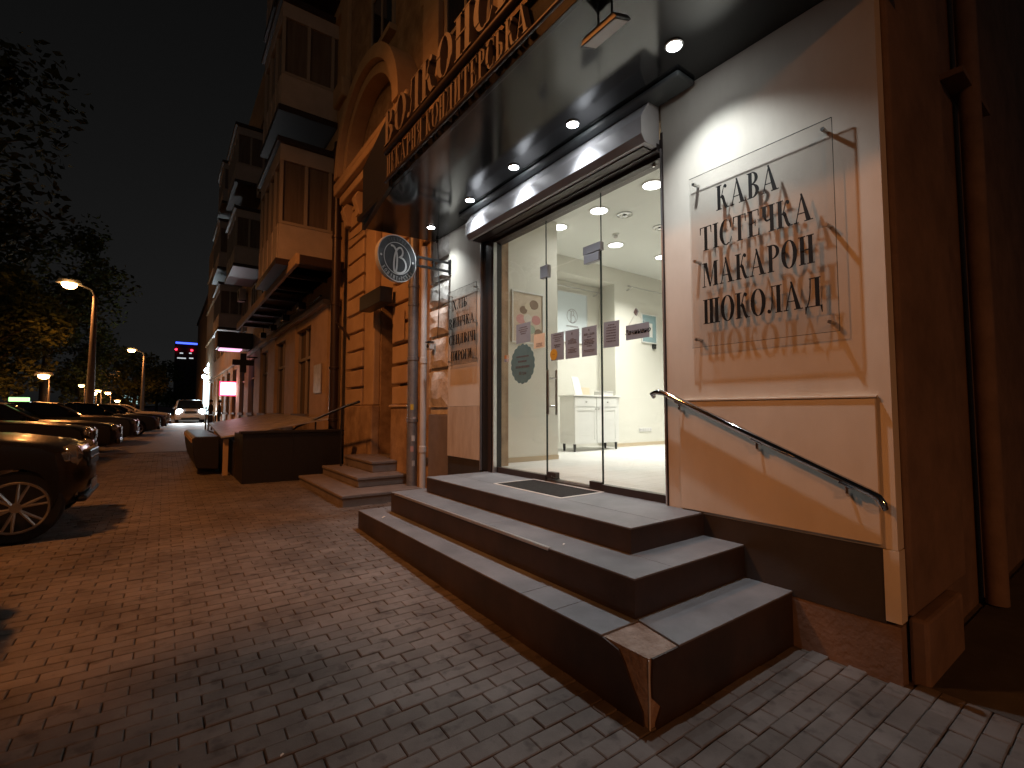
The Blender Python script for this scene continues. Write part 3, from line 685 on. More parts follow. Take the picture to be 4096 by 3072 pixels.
for i, (u, v, r, c) in enumerate([(0.17, 0.36, 0.085, 0), (0.30, 0.38, 0.08, 5), (0.46, 0.37, 0.085, 4), (0.22, 0.50, 0.07, 2), (0.30, 0.56, 0.06, 1), (0.42, 0.60, 0.085, 2), (0.36, 0.22, 0.08, 3), (0.18, 0.20, 0.075, 1), (0.50, 0.18, 0.07, 2)]):
    obj('macaron', MB().prism([(u+r*math.cos(2*math.pi*k/14), v+r*0.85*math.sin(2*math.pi*k/14)) for k in range(14)], fnm, 0.0125, 0.0135+0.0006*i), mat(*MC[c], rough=0.7), mac)
NB = NY+0.449
wp = frame_pic('logo_poster', 'pale blue-white framed poster with monogram on the niche back wall', face_my(6.33, NB, 2.9), 0.87, 1.06, mat('poster_white', (0.70, 0.77, 0.80), rough=0.5), 0.02)
def logo(parent, fn, s, m, th, cx, cz, d0, d1, circ=True):
    """monogram: a circle with a handwritten looped letter"""
    def pth(pts, w):
        mb = MB()
        for q in stroke(pts, w): mb.prism(q if True else q[::-1], fn, d0, d1)
        obj('monogram', mb, m, parent)
    P = lambda a: [(cx + x*s, cz + y*s) for x, y in a]
    pth(P(bez((-0.62, 0.72), (-0.35, 0.85), (-0.1, 0.5), (-0.12, -0.1), 14) + bez((-0.12, -0.15), (-0.14, -0.7), (-0.2, -0.95), (-0.3, -0.9), 10)[1:]), th)
    pth(P(bez((-0.3, -0.9), (-0.42, -0.8), (-0.42, 0.3), (-0.08, 0.65), 14) + bez((-0.05, 0.68), (0.3, 0.98), (0.52, 0.25), (0.02, 0.1), 12)[1:] + bez((0.02, 0.1), (0.5, 0.2), (0.75, -0.35), (0.45, -0.72), 12)[1:] + bez((0.45, -0.72), (0.2, -0.98), (-0.1, -0.95), (-0.25, -0.88), 10)[1:]), th)
    if circ:
        mb = MB()
        for q in ring(0, 0, 1, 1, 0, 360, th/s, th/s, 40): mb.prism([(cx+x*s, cz+y*s) for x, y in q], fn, d0, d1-0.0004)
        obj('ring_mark', mb, m, parent)
logo(wp, face_my(6.33, NB, 2.9), 0.15, M_ALUD, 0.012, 0.43, 0.56, 0.0125, 0.0145)
place_text('printed_hours', wp, fontmesh('08:00 - 22:00', 0.085), M_ALUD, lambda u, v, d: (6.33+0.43+u, NB-0.0135-d, 3.08+v))
textlines(wp, face_my(6.33, NB-0.0125, 2.9), 0.25, 0.62, [(0.33, 0.9, 0.03)], M_ALUD, seed=2)
tf = frame_pic('certificate_frame', 'small white framed certificate on teal mount on the cream wall', face_my(8.40, NY, 3.0), 0.53, 0.65, mat('teal_mount', (0.25, 0.36, 0.38), rough=0.6), 0.025)
obj('certificate', MB().prism(rect(0.15, 0.38, 0.14, 0.45), face_my(8.40, NY, 3.0), 0.0125, 0.014), M_WHITE, tf)
obj('clip', MB().prism(rect(0.37, 0.47, -0.11, -0.01), face_my(8.40, NY, 3.0), 0.002, 0.04), M_BLACK, tf)
for lb, xa, xb, yy, z in (('thin metal curtain rail on the cream wall above the certificate', 7.95, 9.55, NY, 4.14), ('thin metal curtain rail inside the wall niche', 5.8, 7.40, NB, 4.02)):
    t = thing('curtain_rail', lb, 'rail', ((xa+xb)/2, yy, z))
    obj('rod', MB().tube([(xa-.06, yy-.13, z), (xb+.06, yy-.13, z)], 0.012, 10), M_STEEL, t, smooth=True)
    for x in (xa, xb): obj('bracket', MB().tube([(x, yy, z-.05), (x, yy-.07, z-.05), (x, yy-.13, z-.004)], 0.012, 8), M_STEEL, t, smooth=True)
    for x in (xa-.08, xb+.08): obj('finial', MB().lathe([(0.012, -.02), (0.024, -.012), (0.024, .012), (0.012, .02)], (x, yy-.13, z), 'x', 12), M_STEEL, t, smooth=True)
so = thing('socket_strip', 'white strip of five wall sockets low on the cream wall', 'socket', (8.5, NY, 1.1))
bx('plate', M_WHITE, so, 8.28, 8.70, NY-0.012, NY-.001, 1.05, 1.14, 0.004)
for k in range(5): obj('socket', MB().lathe([(0.032, 0), (0.032, -.004), (0.024, -.004), (0.022, 0.004)], (8.322+k*0.084, NY-0.0125, 1.095), 'y', 16), M_PVC, so, smooth=True)

# ================================================================== GLASS FRONT
GX = 3.43; GT = 3.66
def pane(parent, name, y0, y1, z0, z1):
    o = obj(name, MB().box(GX, GX+0.010, y0, y1, z0, z1), M_GLASS, parent)
    return o
frontL = thing('shop_window', 'fixed glass pane with teal sticker left of the door', 'window', (GX, 4.5, FL))
pane(frontL, 'glass', 4.075, 5.02, 0.80, GT)
bx('edge', M_GEDGE, frontL, GX-.001, GX+.011, 4.068, 4.074, 0.80, GT)
bx('base_rail', M_BROWNM, frontL, GX-.03, GX+.04, 4.06, 5.02, 0.732, 0.798)
doorT = thing('glass_door', 'frameless glass door with long steel pull handle and paper notices', 'door', (GX, 3.65, FL))
pane(doorT, 'glass', 3.245, 4.055, 0.77, 3.08)
bx('edge', M_GEDGE, doorT, GX-.001, GX+.011, 4.056, 4.064, 0.77, 3.08)
bx('edge', M_GEDGE, doorT, GX-.001, GX+.011, 3.236, 3.244, 0.77, 3.08)
for k, xx in enumerate((GX-0.055, GX+0.065)):
    obj('pull_bar', MB().tube([(xx, 3.975, 1.46), (xx, 3.975, 1.95)], 0.014, 12), M_STEEL, doorT, smooth=True)
for z in (1.55, 1.86): obj('standoff', MB().tube([(GX-.055, 3.975, z), (GX+.065, 3.975, z)], 0.010, 10), M_CHROME, doorT, smooth=True)
bx('patch_fitting', M_BROWNM, doorT, GX-.02, GX+.03, 3.245, 3.40, 0.745, 0.815, 0.004)
bx('patch_fitting', M_FIT, doorT, GX-.02, GX+.03, 3.245, 3.45, 2.99, 3.078, 0.004)
bx('lock', M_BROWNM, doorT, GX-.03, GX+.04, 3.90, 4.04, 0.765, 0.84, 0.008)
obj('key', MB().tube([(GX-.03, 3.93, 0.80), (GX-.05, 3.93, 0.80)], 0.009, 8).tube([(GX-.05, 3.93, 0.80), (GX-.055, 3.86, 0.785), (GX-.05, 3.80, 0.79)], 0.006, 8), M_CHROME, doorT, smooth=True)
frontT = thing('transom_window', 'glass transom pane above the glass door', 'window', (GX, 3.65, 3.1))
pane(frontT, 'glass', 3.236, 4.066, 3.09, GT)
bx('clamp', M_FIT, frontT, GX-.022, GX+.032, 4.02, 4.15, 3.00, 3.14, 0.004)
bx('clamp', M_FIT, frontT, GX-.022, GX+.032, 3.22, 3.46, 3.085, 3.17, 0.004)
frontR = thing('shop_window', 'fixed glass pane with closed sign between door and right jamb', 'window', (GX, 2.8, FL))
pane(frontR, 'glass', 2.45, 3.228, 0.80, GT)
bx('edge', M_GEDGE, frontR, GX-.001, GX+.011, 3.2285, 3.2335, 0.80, GT)
bx('base_rail', M_BROWNM, frontR, GX-.03, GX+.04, 2.44, 3.232, 0.732, 0.798)
# jambs and head
jb = thing('door_surround', 'brown and black metal surround of the shop entrance', 'frame', (WX, 5.2, 0.73))
bx('jamb', M_BLACK, jb, WX+0.02, WX+0.20, 5.11, 5.298, 0.735, 3.98)
bx('white_edge', M_ALU, jb, WX-0.012, WX+0.015, 5.285, 5.299, 0.735, 3.86)
bx('jamb', M_BROWNM, jb, WX-0.01, WX+0.02, 5.03, 5.10, 0.735, 3.70)
bx('track', M_ALU, jb, WX+0.02, WX+0.06, 5.085, 5.105, 0.735, 3.70)
bx('track', M_ALU, jb, WX+0.0, WX+0.05, 4.995, 5.015, 0.735, 3.66)
bx('jamb', M_BLACK, jb, WX+0.055, WX+0.14, 5.018, 5.08, 0.735, 3.66)
bx('jamb', M_BROWNM, jb, WX-0.004, WX+0.12, 2.425, 2.447, 0.735, 3.86)
bx('jamb_edge', M_ALU, jb, WX-0.014, WX-0.005, 2.436, 2.448, 0.735, 3.72)
bx('head', M_BROWNM, jb, WX+0.02, WX+0.16, 2.45, 5.11, GT+0.001, GT+0.16)
bx('head_lip', M_BROWNM, jb, WX-0.05, WX+0.019, 2.45, 5.11, 3.70, 3.76)
for y in (2.55, 5.02): bx('bolt', M_CHROME, jb, WX+0.04, WX+0.06, y, y+.02, GT-.03, GT)
# roller shutter housing
sh = thing('shutter_box', 'silver roller shutter housing over the shop door', 'shutter', (3.2, 3.8, 3.72))
prof = [(3.335, 3.725), (3.335, 4.10), (3.21, 4.10), (3.10, 3.93), (3.10, 3.785), (3.145, 3.725)]
obj('housing', MB().prism([(x, z) for x, z in prof][::-1], lambda u, v, d: (u, d, v), 2.46, 5.28), M_SHUT, sh, bevel=0.006)
for y in (2.452, 5.281): obj('end_cap', MB().prism([(x-0.006, z) for x, z in prof][::-1], lambda u, v, d, y=y: (u, y+d, v), 0.0, 0.007), M_PVC, sh)
bx('slot', M_BROWNM, sh, 3.18, 3.325, 2.5, 5.24, 3.712, 3.7245)

# notices on the glass (outside, facing the street)
def notice(name, label, y, z, wd, ht, m, rows=(), rot=0.0, seed=1, cat='notice'):
    c, s = math.cos(R(rot)), math.sin(R(rot))
    fn0 = face_mx(GX-0.001, y, z)
    fn = lambda u, v, d: fn0(u*c - v*s, u*s + v*c, d)
    t = thing(name, label, cat, (GX, y-wd/2, z), group='papers taped to the shop glass')
    obj('sheet', MB().prism(rect(0, wd, 0, ht), fn, 0, 0.0012), m, t)
    if rows: textlines(t, lambda u, v, d: fn(u, v, d+0.001), 0.02, wd-0.02, rows, M_INK, seed=seed)
    return t, fn
n1 = [(0.20-0.022*i, f, 0.008) for i, f in enumerate((0.6, 0.9, 0.7, 0.5, 0.8))]
notice('paper_notice', 'grey paper notice overlapping the macaron poster, above teal sticker', 4.63, 2.31, 0.28, 0.235, M_PAPER, [(0.18, 0.6, .012), (0.155, 0.75, .01), (0.13, 0.55, .012), (0.105, 0.4, .012)], 0, 4)
notice('paper_notice', 'small cream leaflet beside the door edge', 4.29, 2.215, 0.20, 0.165, M_PAPERY, [(0.05, 0.7, .006), (0.035, 0.6, .006), (0.02, 0.7, .006)], 0, 5)
t, fn = notice('paper_notice', 'grey paper notice with the yellow round sticker at its corner', 3.985, 2.05, 0.21, 0.30, M_PAPER, [(0.27, 0.75, .012), (0.245, 0.85, .008), (0.225, 0.5, .008), (0.205, 0.55, .008), (0.16, 0.6, .014), (0.14, 0.5, .014)], 0, 6)
notice('paper_notice', 'middle grey paper notice of the row of three on the door', 3.752, 2.05, 0.21, 0.30, M_PAPER, [(0.25, 0.12, .022), (0.2, 0.3, .008), (0.185, 0.75, .008), (0.17, 0.7, .008), (0.155, 0.8, .008), (0.11, 0.3, .008), (0.09, 0.75, .008), (0.075, 0.5, .008), (0.06, 0.75, .008)], 0, 7)
t, fn = notice('paper_notice', 'grey opening hours notice on the door next to the glass seam', 3.505, 2.05, 0.21, 0.30, M_PAPER, [(0.255, 0.1, .02), (0.19, 0.35, .009), (0.165, 0.85, .009), (0.15, 0.7, .009), (0.135, 0.85, .009), (0.12, 0.8, .009), (0.1, 0.4, .008), (0.06, 0.85, .006), (0.045, 0.75, .006)], 0, 8)
place_text('printed_hours', t, fontmesh('8:00 - 22:00', 0.03, offset=0.0008), M_INK, lambda u, v, d, fn=fn: fn(0.105+u, 0.213+v, 0.0016+d))
notice('paper_notice', 'grey handwritten paper notice on the side pane, set slightly askew', 3.21, 2.11, 0.20, 0.25, M_PAPER, [(0.21-0.026*i, 0.75 if i else 0.5, .011) for i in range(7)], -1.5, 9)
cl = thing('closed_sign', 'grey hanging sign reading closed on a suction hook', 'sign', (GX, 2.79, 2.15))
fnc = face_mx(GX-0.004, 2.92, 2.15)
obj('board', MB().prism(rect(0, 0.26, 0, 0.135), fnc, 0, 0.006), M_PAPER, cl)
place_text('lettering', cl, fontmesh('Зачинено', 0.062, shear=0.3, offset=0.0012), M_LETTER, lambda u, v, d: fnc(0.13+u, 0.047+v, 0.007+d))
obj('string', MB().tube([fnc(0.03, 0.13, 0.004), fnc(0.12, 0.235, 0.012)], 0.0015, 6).tube([fnc(0.12, 0.235, 0.012), fnc(0.23, 0.13, 0.004)], 0.0015, 6), M_PVC, cl)
obj('hook', MB().prism([(0.12, 0.21), (0.145, 0.245), (0.12, 0.28), (0.095, 0.245)], fnc, -0.003, 0.012), M_ALUD, cl)
ts = thing('scalloped_sticker', 'teal scallop-edged round sticker on the left pane', 'sticker', (GX, 4.5, 1.82))
fns = face_mx(GX-0.001, 4.735, 1.825)
N = 18; pts = []
for k in range(N*6):
    a = 2*math.pi*k/(N*6); r = 0.222 + 0.013*abs(math.sin(N*a/2)); pts.append((0.23 + r*math.cos(a), 0.235 + r*1.02*math.sin(a)))
obj('disc', MB().prism(pts, fns, 0, 0.0012), M_TEAL, ts)
textlines(ts, lambda u, v, d: fns(u, v, d+0.001), 0.06, 0.40, [(0.315, 0.7, .018), (0.255, 0.5, .022), (0.19, 0.8, .024)], M_INK, seed=12)
place_text('printed_price', ts, fontmesh('50 грн', 0.05, offset=0.0008), M_INK, lambda u, v, d: fns(0.23+u, 0.11+v, 0.0016+d))
ys = thing('yellow_sticker', 'small yellow round sticker on the corner of a notice', 'sticker', (GX, 3.95, 2.05))
fny = face_mx(GX-0.003, 4.0, 2.055)
obj('disc', MB().prism([(0.06+0.06*math.cos(2*math.pi*k/24), 0.062+0.062*math.sin(2*math.pi*k/24)) for k in range(24)], fny, 0, 0.001), mat('yellow_print', (0.62, 0.33, 0.03), rough=0.6), ys)
textlines(ys, lambda u, v, d: fny(u, v, d+0.0008), 0.03, 0.09, [(0.06, 0.7, .008)], mat('brown_ink', (0.35, 0.17, 0.02)), seed=13)
cs = thing('payment_sticker', 'tiny four-colour card payment sticker by the left frame', 'sticker', (GX, 4.83, 2.11))
fnp = face_mx(GX-0.001, 4.88, 2.11)
for q, c in ((rect(0, .046, .042, .085), (0.5, 0.2, 0.06)), (rect(.05, .1, .042, .085), (0.55, 0.5, 0.4)), (rect(0, .046, 0, .038), (0.25, 0.28, 0.36)), (rect(.05, .1, 0, .038), (0.5, 0.5, 0.52))):
    obj('patch', MB().prism(q, fnp, 0, 0.001), mat('patch%.2f' % c[0] + '%.2f' % c[1], c), cs)

# ================================================================== CANOPY
can = thing('shop_canopy', 'black glossy canopy jutting over the shop entrance', 'canopy', (2.7, 3.5, 4.13))
SZ = 4.13
foot = [(2.07, 0.55), (3.335, 0.55), (3.335, 6.62), (2.25, 6.72), (2.10, 5.24)]
obj('soffit', MB().prism(foot, lambda u, v, d: (u, v, SZ+d), 0.0, 0.03), M_BLACKG, can)
bx('fascia', M_BLACKG, can, 2.05, 2.09, 0.55, 5.23, SZ-0.005, 4.50, 0.004)
obj('fascia_end', MB().prism([(2.03, 5.235), (2.07, 5.235), (2.27, 6.735), (2.22, 6.735)], lambda u, v, d: (u, v, d), SZ-0.02, 5.02), M_BLACK, can)
bx('roof', M_BLACK, can, 2.10, 3.33, 0.56, 6.6, SZ+0.031, SZ+0.08)
bx('soffit_cove', mat('cove_grey', (0.10, 0.115, 0.12), rough=0.35), can, 3.10, 3.33, 2.1, 5.5, 4.085, 4.128, 0.02)
obj('rail', MB().tube([(1.985, 0.6, 4.505), (1.985, 5.24, 4.505)], 0.035, 10), M_BROWNM, can, smooth=True)
obj('rail', MB().tube([(1.985, 0.6, 4.155), (1.985, 5.24, 4.155)], 0.018, 10), M_BROWNM, can, smooth=True)
for y in (0.9, 1.9, 2.9, 3.9, 4.9): obj('rail_bracket', MB().box(1.985, 2.05, y-.015, y+.015, 4.49, 4.52), M_BLACK, can)
sgn = thing('fascia_sign', 'raised two-line serif lettering along the edge of the black canopy', 'sign', (2.0, 4, 4.2))
fu = face_mx(2.03, 5.20, 4.545); flw = face_mx(2.045, 5.20, 4.195)
letters(sgn, 'ВОЛКОНСЬКИЙ', fu, 0.38, 0.075, M_GOLD, width=3.55, track=0.10, z_step=0.001)
letters(sgn, 'ПЕКАРНЯ КОНДИТЕРСЬКА', flw, 0.235, 0.06, M_GOLD, width=2.66, track=0.08, z_step=0.001)
spots_xy = [(2.88, 1.98), (2.94, 3.10), (2.96, 4.04), (2.99, 5.01), (3.00, 6.10)]
sl = ['canopy spotlight nearest the camera, above the cream wall panel', 'second canopy spotlight from the right', 'middle one of the five canopy spotlights', 'fourth canopy spotlight from the right', 'canopy spotlight farthest left, above the round sign']
for (x, y), lb in zip(spots_xy, sl):
    t = thing('canopy_spotlight', lb, 'lamp', (x, y, SZ), group='spotlights under the canopy')
    obj('ring', MB().lathe([(0.066, 0), (0.066, -0.008), (0.053, -0.012), (0.051, -0.002)], (x, y, SZ-0.001), n=24), M_CHROME, t, smooth=True)
    obj('led', MB().lathe([(0.050, 0), (0.040, -0.016), (0.012, -0.024)], (x, y, SZ-0.003), n=20), M_SPOT, t)
    over_wall = y < 2.4 or y > 5.6          # gimbal spots over the wall panels are turned to the wall, the others hang straight
    lamp('spot_source', 'SPOT', (x, y, SZ-0.035), P_CANOPY*((5.8 if y < 2.4 else 3.8) if over_wall else 2.9), COOL, t, spot_size=R(106 if over_wall else 98), spot_blend=1.0, shadow_soft_size=0.03, aim=(0.10 if over_wall else 0, -0.10 if y < 2.4 else 0, -1))
fldl = thing('floodlight', 'small unlit floodlight hanging under the canopy on two rods', 'lamp', (2.27, 2.05, 4.05))
obj('housing', MB().prism([(-0.16, 0), (0.16, 0), (0.13, 0.05), (-0.13, 0.05)], lambda u, v, d: (2.18+d, 2.06+u, 3.96+v+ (d-0.06)*0.35), 0, 0.14), M_BLACK, fldl, bevel=0.004)
obj('glass', MB().prism(rect(-0.14, 0.14, -0.004, -0.001), lambda u, v, d: (2.19+d, 2.06+u, 3.96+v+(d-0.05)*0.35), 0, 0.12), M_PVC, fldl)
for y in (2.0, 2.12): obj('rod', MB().tube([(2.25, y, 4.0), (2.25, y, SZ)], 0.008, 8), M_BLACK, fldl)

# ================================================================== ACRYLIC SIGNS
def acrylic(label, y0, y1, z0, z1, off, lines, seed):
    t = thing('acrylic_sign', label, 'sign', (WX, (y0+y1)/2, z0), group='clear menu boards on the wall')
    X = WX - off
    obj('sheet', MB().box(X, X+0.006, y1, y0, z0, z1), M_ACRYL, t)
    for q in ((y1, y0, z1-0.001, z1+0.0015), (y1, y0, z0-0.0015, z0+0.001)): obj('sheet_edge', MB().box(X, X+.006, *q), M_GEDGE, t)
    obj('sheet_edge', MB().box(X, X+.006, y1-.0025, y1-.0005, z0, z1), M_GEDGE, t)
    for y in (y0-0.045, y1+0.045):
        for z in (z0+0.06, (z0+z1)/2, z1-0.06):
            obj('standoff', MB().tube([(X-0.018, y, z), (WX, y, z)], 0.012, 10), M_STEEL, t, smooth=True)
    fn = face_mx(X-0.0005, y0, 0)
    for txt, ya, yb, zb, h in lines:
        letters(t, txt, lambda u, v, d, ya=ya, zb=zb: (X-0.0005-d, ya-u, zb+v), h, 0.002, M_LETTER, width=ya-yb, track=0.07)
    return t
YL = lambda px: None
acrylic('large clear board with coffee menu words on the cream wall by handrail', 2.15, 1.155, 1.985, 3.32, 0.055,
        [('КАВА', 1.925, 1.475, 2.990, 0.185), ('ТІСТЕЧКА', 2.065, 1.275, 2.715, 0.185), ('МАКАРОН', 2.05, 1.275, 2.435, 0.185), ('ШОКОЛАД', 2.05, 1.235, 2.155, 0.185)], 1)
acrylic('narrow clear board with bread menu words left of the door', 6.12, 5.34, 2.15, 3.22, 0.045,
        [('ХЛІБ', 5.98, 5.58, 2.935, 0.135), ('ВИПІЧКА', 6.08, 5.38, 2.685, 0.135), ('СЕНДВІЧІ', 6.08, 5.36, 2.44, 0.135), ('ПИРОГИ', 6.02, 5.45, 2.21, 0.135)], 2)

# ================================================================== STEPS
stp = thing('shop_steps', 'three grey tiled steps with black risers up to the shop door', 'steps', (2.6, 3.6, 0))
LV = [(1.89, 1.50, 5.68, 0.335), (2.17, 1.815, 5.38, 0.56), (2.51, 2.125, 5.15, 0.732)]
T = 0.012
prev = -0.25
for i, (x, y0, y1, z) in enumerate(LV):
    xe = WX + 0.0 if i < 2 else 3.415
    core = MB()
    if i == 0: core.box(x+T, xe, y0+T, y1-T, prev, z-T-0.001)                 # bare where tiles have broken off
    else: core.box(x+T, xe, y0+T, y1-T, prev, z-T-0.001)
    obj('concrete_core', core, M_CONC, stp)
    nx = LV[i+1] if i < 2 else None
    if i == 0:
        # treads of the lowest step: long front strip in three tiles, side strip, corner left bare
        y_c = [1.80, 2.18, 2.50, 5.68]
        for a, b in zip(y_c[:-1], y_c[1:]): obj('tread', MB().box(x-0.004, nx[0]+0.01, a+.0025, b-.0025, z-T, z), M_TREAD, stp, bevel=0.003)
        obj('tread', MB().prism([(2.12, y0-.004), (xe, y0-.004), (xe, nx[1]+.01), (2.19, nx[1]+.01)], lambda u, v, d: (u, v, d), z-T, z), M_TREAD, stp, bevel=0.003)
        obj('tread', MB().box(2.185, xe, nx[2]-.01, y1+.004, z-T, z), M_TREAD, stp, bevel=0.003)
        obj('riser', MB().prism([(y0+.30, z-T-.001), (y0+.19, z-T-.025), (y0+.15, z-.09), (y0+.11, z-.17), (y0+.045, z-.27), (y0+.02, prev), (y1, prev), (y1, z-T-.001)][::-1], lambda u, v, d: (x+d, u, v), 0, T-.001), M_RISER, stp)
        obj('riser', MB().prism([(x+.02, prev), (xe, prev), (xe, z-T-.001), (x+.03, z-T-.001), (x+.02, z-.12), (x+.025, 0.14), (x+.09, 0.08), (x+.05, 0.02)], lambda u, v, d: (u, y0+d, v), 0, T-.001), M_RISER, stp)
    else:
        pr = LV[i-1][3]
        if nx:
            for a, b in ((y0-.004, 3.4), (3.4, y1+.004)): obj('tread', MB().box(x-0.004, nx[0]+0.01, a+(.0015 if a > 3 else 0), b-(0.0015 if b < 5 else 0), z-T, z), M_TREAD, stp, bevel=0.003)
            obj('tread', MB().box(nx[0]+.012, xe, y0-.004, nx[1]+.01, z-T, z), M_TREAD, stp, bevel=0.003)
            obj('tread', MB().box(nx[0]+.012, xe, nx[2]-.01, y1+.004, z-T, z), M_TREAD, stp, bevel=0.003)
        else:
            mb = MB(); my0, my1, mx0, mx1 = 3.19, 4.26, 2.85, 3.40   # opening for the door mat
            obj('tread', MB().box(x-.004, mx0, y0-.004, y1+.004, z-T, z), M_TREAD, stp, bevel=0.003)
            obj('tread', MB().box(mx0+.0015, xe, y0-.004, my0-.0005, z-T, z), M_TREAD, stp)
            obj('tread', MB().box(mx0+.0015, xe, my1+.0005, y1+.004, z-T, z), M_TREAD, stp)
        obj('riser', MB().box(x, x+T-.001, y0, y1, pr+.0005, z-T-.001), M_RISER, stp)
        obj('riser', MB().box(x+T, xe, y0, y0+T-.001, pr+.0005, z-T-.001), M_RISER, stp)
        obj('riser', MB().box(x+T, xe, y1-T+.001, y1, pr+.0005, z-T-.001), M_RISER, stp)
    prev = z - T - 0.001
obj('nosing_strip', MB().box(2.158, 2.186, 2.55, 5.25, 0.5605, 0.566).box(2.156, 2.160, 2.55, 5.25, 0.545, 0.5604), M_ALU, stp, bevel=0.002)
obj('corner_bead', MB().box(1.895, 1.901, 1.505, 1.511, -0.2, 0.318), M_PVC, stp)
for k, (yy, zz2, sz) in enumerate(((1.56, 0.30, .03), (1.62, 0.312, .045), (1.55, 0.2, .02), (1.70, 0.316, .03))):
    obj('mortar_lump', MB().lathe([(sz*.2, -.012), (sz, -.006), (sz*.8, .004), (sz*.2, .008)], (1.93+.03*k, yy, zz2), n=7), M_CONC, stp)
dm = thing('door_mat', 'black ribbed door mat sunk in the top step with a pale metal rim', 'mat', (3.12, 3.72, 0.732))
bx('base', M_MAT, dm, 2.87, 3.38, 3.21, 4.24, 0.7195, 0.724)
k = 0; y = 3.215
while y < 4.23:
    obj('rib', MB().box(2.872, 3.378, y, y+0.016, 0.7242, 0.733), M_MAT, dm); y += 0.027
for q in ((2.851, 2.869, 3.19, 4.26), (3.381, 3.399, 3.19, 4.26), (2.870, 3.380, 3.192, 3.209), (2.870, 3.380, 4.241, 4.258)): obj('rim', MB().box(*q, 0.7195, 0.7355), M_WHITE, dm)
# handrail
hr = thing('handrail', 'polished steel handrail sloping down the cream wall beside the steps', 'handrail', (3.27, 1.7, 1.0))
RX = 3.26
obj('tube', MB().tube([(RX+.03, 2.52, 1.615), (RX+.005, 2.52, 1.64), (RX, 2.47, 1.655), (RX, 2.40, 1.645), (RX, 1.70, 1.335), (RX, 1.03, 1.04), (RX, 0.985, 1.015), (RX, 0.965, 0.98), (RX+.02, 0.965, 0.955)], [0.017, 0.02, 0.022, 0.022, 0.022, 0.022, 0.022, 0.02, 0.017], 16), M_CHROME, hr, smooth=True)
for y, z in ((2.26, 1.585), (1.66, 1.318), (1.14, 1.09)):
    o = obj('bracket', MB().tube([(RX, y, z-.015), (RX, y, z-.07), (RX+.02, y, z-.085), (WX-.02, y, z-.085)], 0.010, 10), M_CHROME, hr, smooth=True)
    obj('rosette', MB().lathe([(0.038, 0), (0.038, -.006), (0.02, -.014)], (WX-.002 if y < 2.3 else WX, y, z-.085), 'x', 20), M_CHROME, o, smooth=True)
    obj('saddle', MB().tube([(RX, y+.035, z-.006), (RX, y-.035, z-.037)], 0.016, 10), M_CHROME, o, smooth=True)

# ================================================================== pipes, round sign
gp = thing('downpipe', 'grey galvanised rainwater pipe left of the whitewashed stones', 'pipe', (3.26, 7.24, 0.1))
obj('pipe', MB().tube([(3.26, 7.24, 0.12), (3.26, 7.24, 4.8), (3.26, 7.24, 6.1)], 0.085, 20), M_ZINC, gp, smooth=True)
for z in (1.35, 2.35, 3.25, 3.55): obj('collar', MB().lathe([(0.087, -.03), (0.094, -.025), (0.094, .025), (0.087, .03)], (3.26, 7.24, z), n=20), M_ZINC, gp, smooth=True)
for z, a, c in ((1.52, 3.9, (0.6, 0.4, 0.05)), (1.32, 4.4, (0.5, 0.42, 0.4)), (1.02, 4.2, (0.6, 0.6, 0.58)), (0.85, 4.0, (0.5, 0.3, 0.28)), (0.62, 4.3, (0.45, 0.45, 0.45))):
    mb = MB(); n = 5
    vs = []
    for k in range(n+1):
        t = a + 0.6*k/n; vs += [(3.26+0.0865*math.cos(t), 7.24+0.0865*math.sin(t), z), (3.26+0.0865*math.cos(t), 7.24+0.0865*math.sin(t), z+0.09)]
    mb.add(vs, [(2*k, 2*k+2, 2*k+3, 2*k+1) for k in range(n)]); obj('sticker', mb, mat('pipe_sticker%.2f%.2f' % c[:2], c), gp)
wpp = thing('white_pipe', 'thin white plastic pipe beside the grey rainwater pipe', 'pipe', (3.30, 6.93, 0.1))
obj('pipe', MB().tube([(3.30, 6.93, 0.12), (3.30, 6.93, 4.13)], 0.05, 16), M_PVC, wpp, smooth=True)
for z in (0.9, 2.3): obj('coupling', MB().lathe([(0.052, -.05), (0.058, -.045), (0.058, .045), (0.052, .05)], (3.30, 6.93, z), n=18), M_PVC, wpp, smooth=True)
cam_o = thing('wall_box', 'small white camera box on the rusticated pilaster', 'camera', (3.3, 6.6, 2.5))
bx('case', M_PVC, cam_o, 3.22, 3.30, 6.56, 6.66, 2.44, 2.54, 0.01); obj('lens', MB().lathe([(0.03, 0), (0.03, -.015), (0.018, -.016)], (3.22, 6.61, 2.49), 'x', 14), M_BLACK, cam_o, smooth=True)
bx('hood', M_BLACK, cam_o, 3.20, 3.30, 6.55, 6.67, 2.545, 2.56)

rs = thing('round_sign', 'round black projecting sign with white looped monogram on iron bracket', 'sign', (2.5, 6.14, 3.58))
ang = R(14); C0 = Vector((2.50, 6.14, 3.58))
def fr(u, v, d): return (C0.x + u*math.cos(ang) + d*math.sin(ang), C0.y + u*math.sin(ang) - d*math.cos(ang), C0.z + v)
RR = 0.315
disc = lambda r, n=48: [(r*math.cos(2*math.pi*k/n), r*math.sin(2*math.pi*k/n)) for k in range(n)]
obj('face', MB().prism(disc(RR), fr, -0.03, 0.03), M_SIGNBK, rs)
def ringpart(name, ra, rb, d0, d1, m):
    mb = MB()
    for q in ring(0, 0, ra, ra, 0, 360, ra-rb, ra-rb, 48): mb.prism(q, fr, d0, d1)
    return obj(name, mb, m, rs)
ringpart('rim', RR+0.006, RR-0.006, -0.032, 0.034, M_SIGNWH)
ringpart('inner_ring', 0.222, 0.212, 0.0302, 0.0325, M_SIGNWH)
logo(rs, fr, 0.212, M_SIGNWH, 0.026, 0.02, 0.0, 0.0302, 0.033, circ=False)
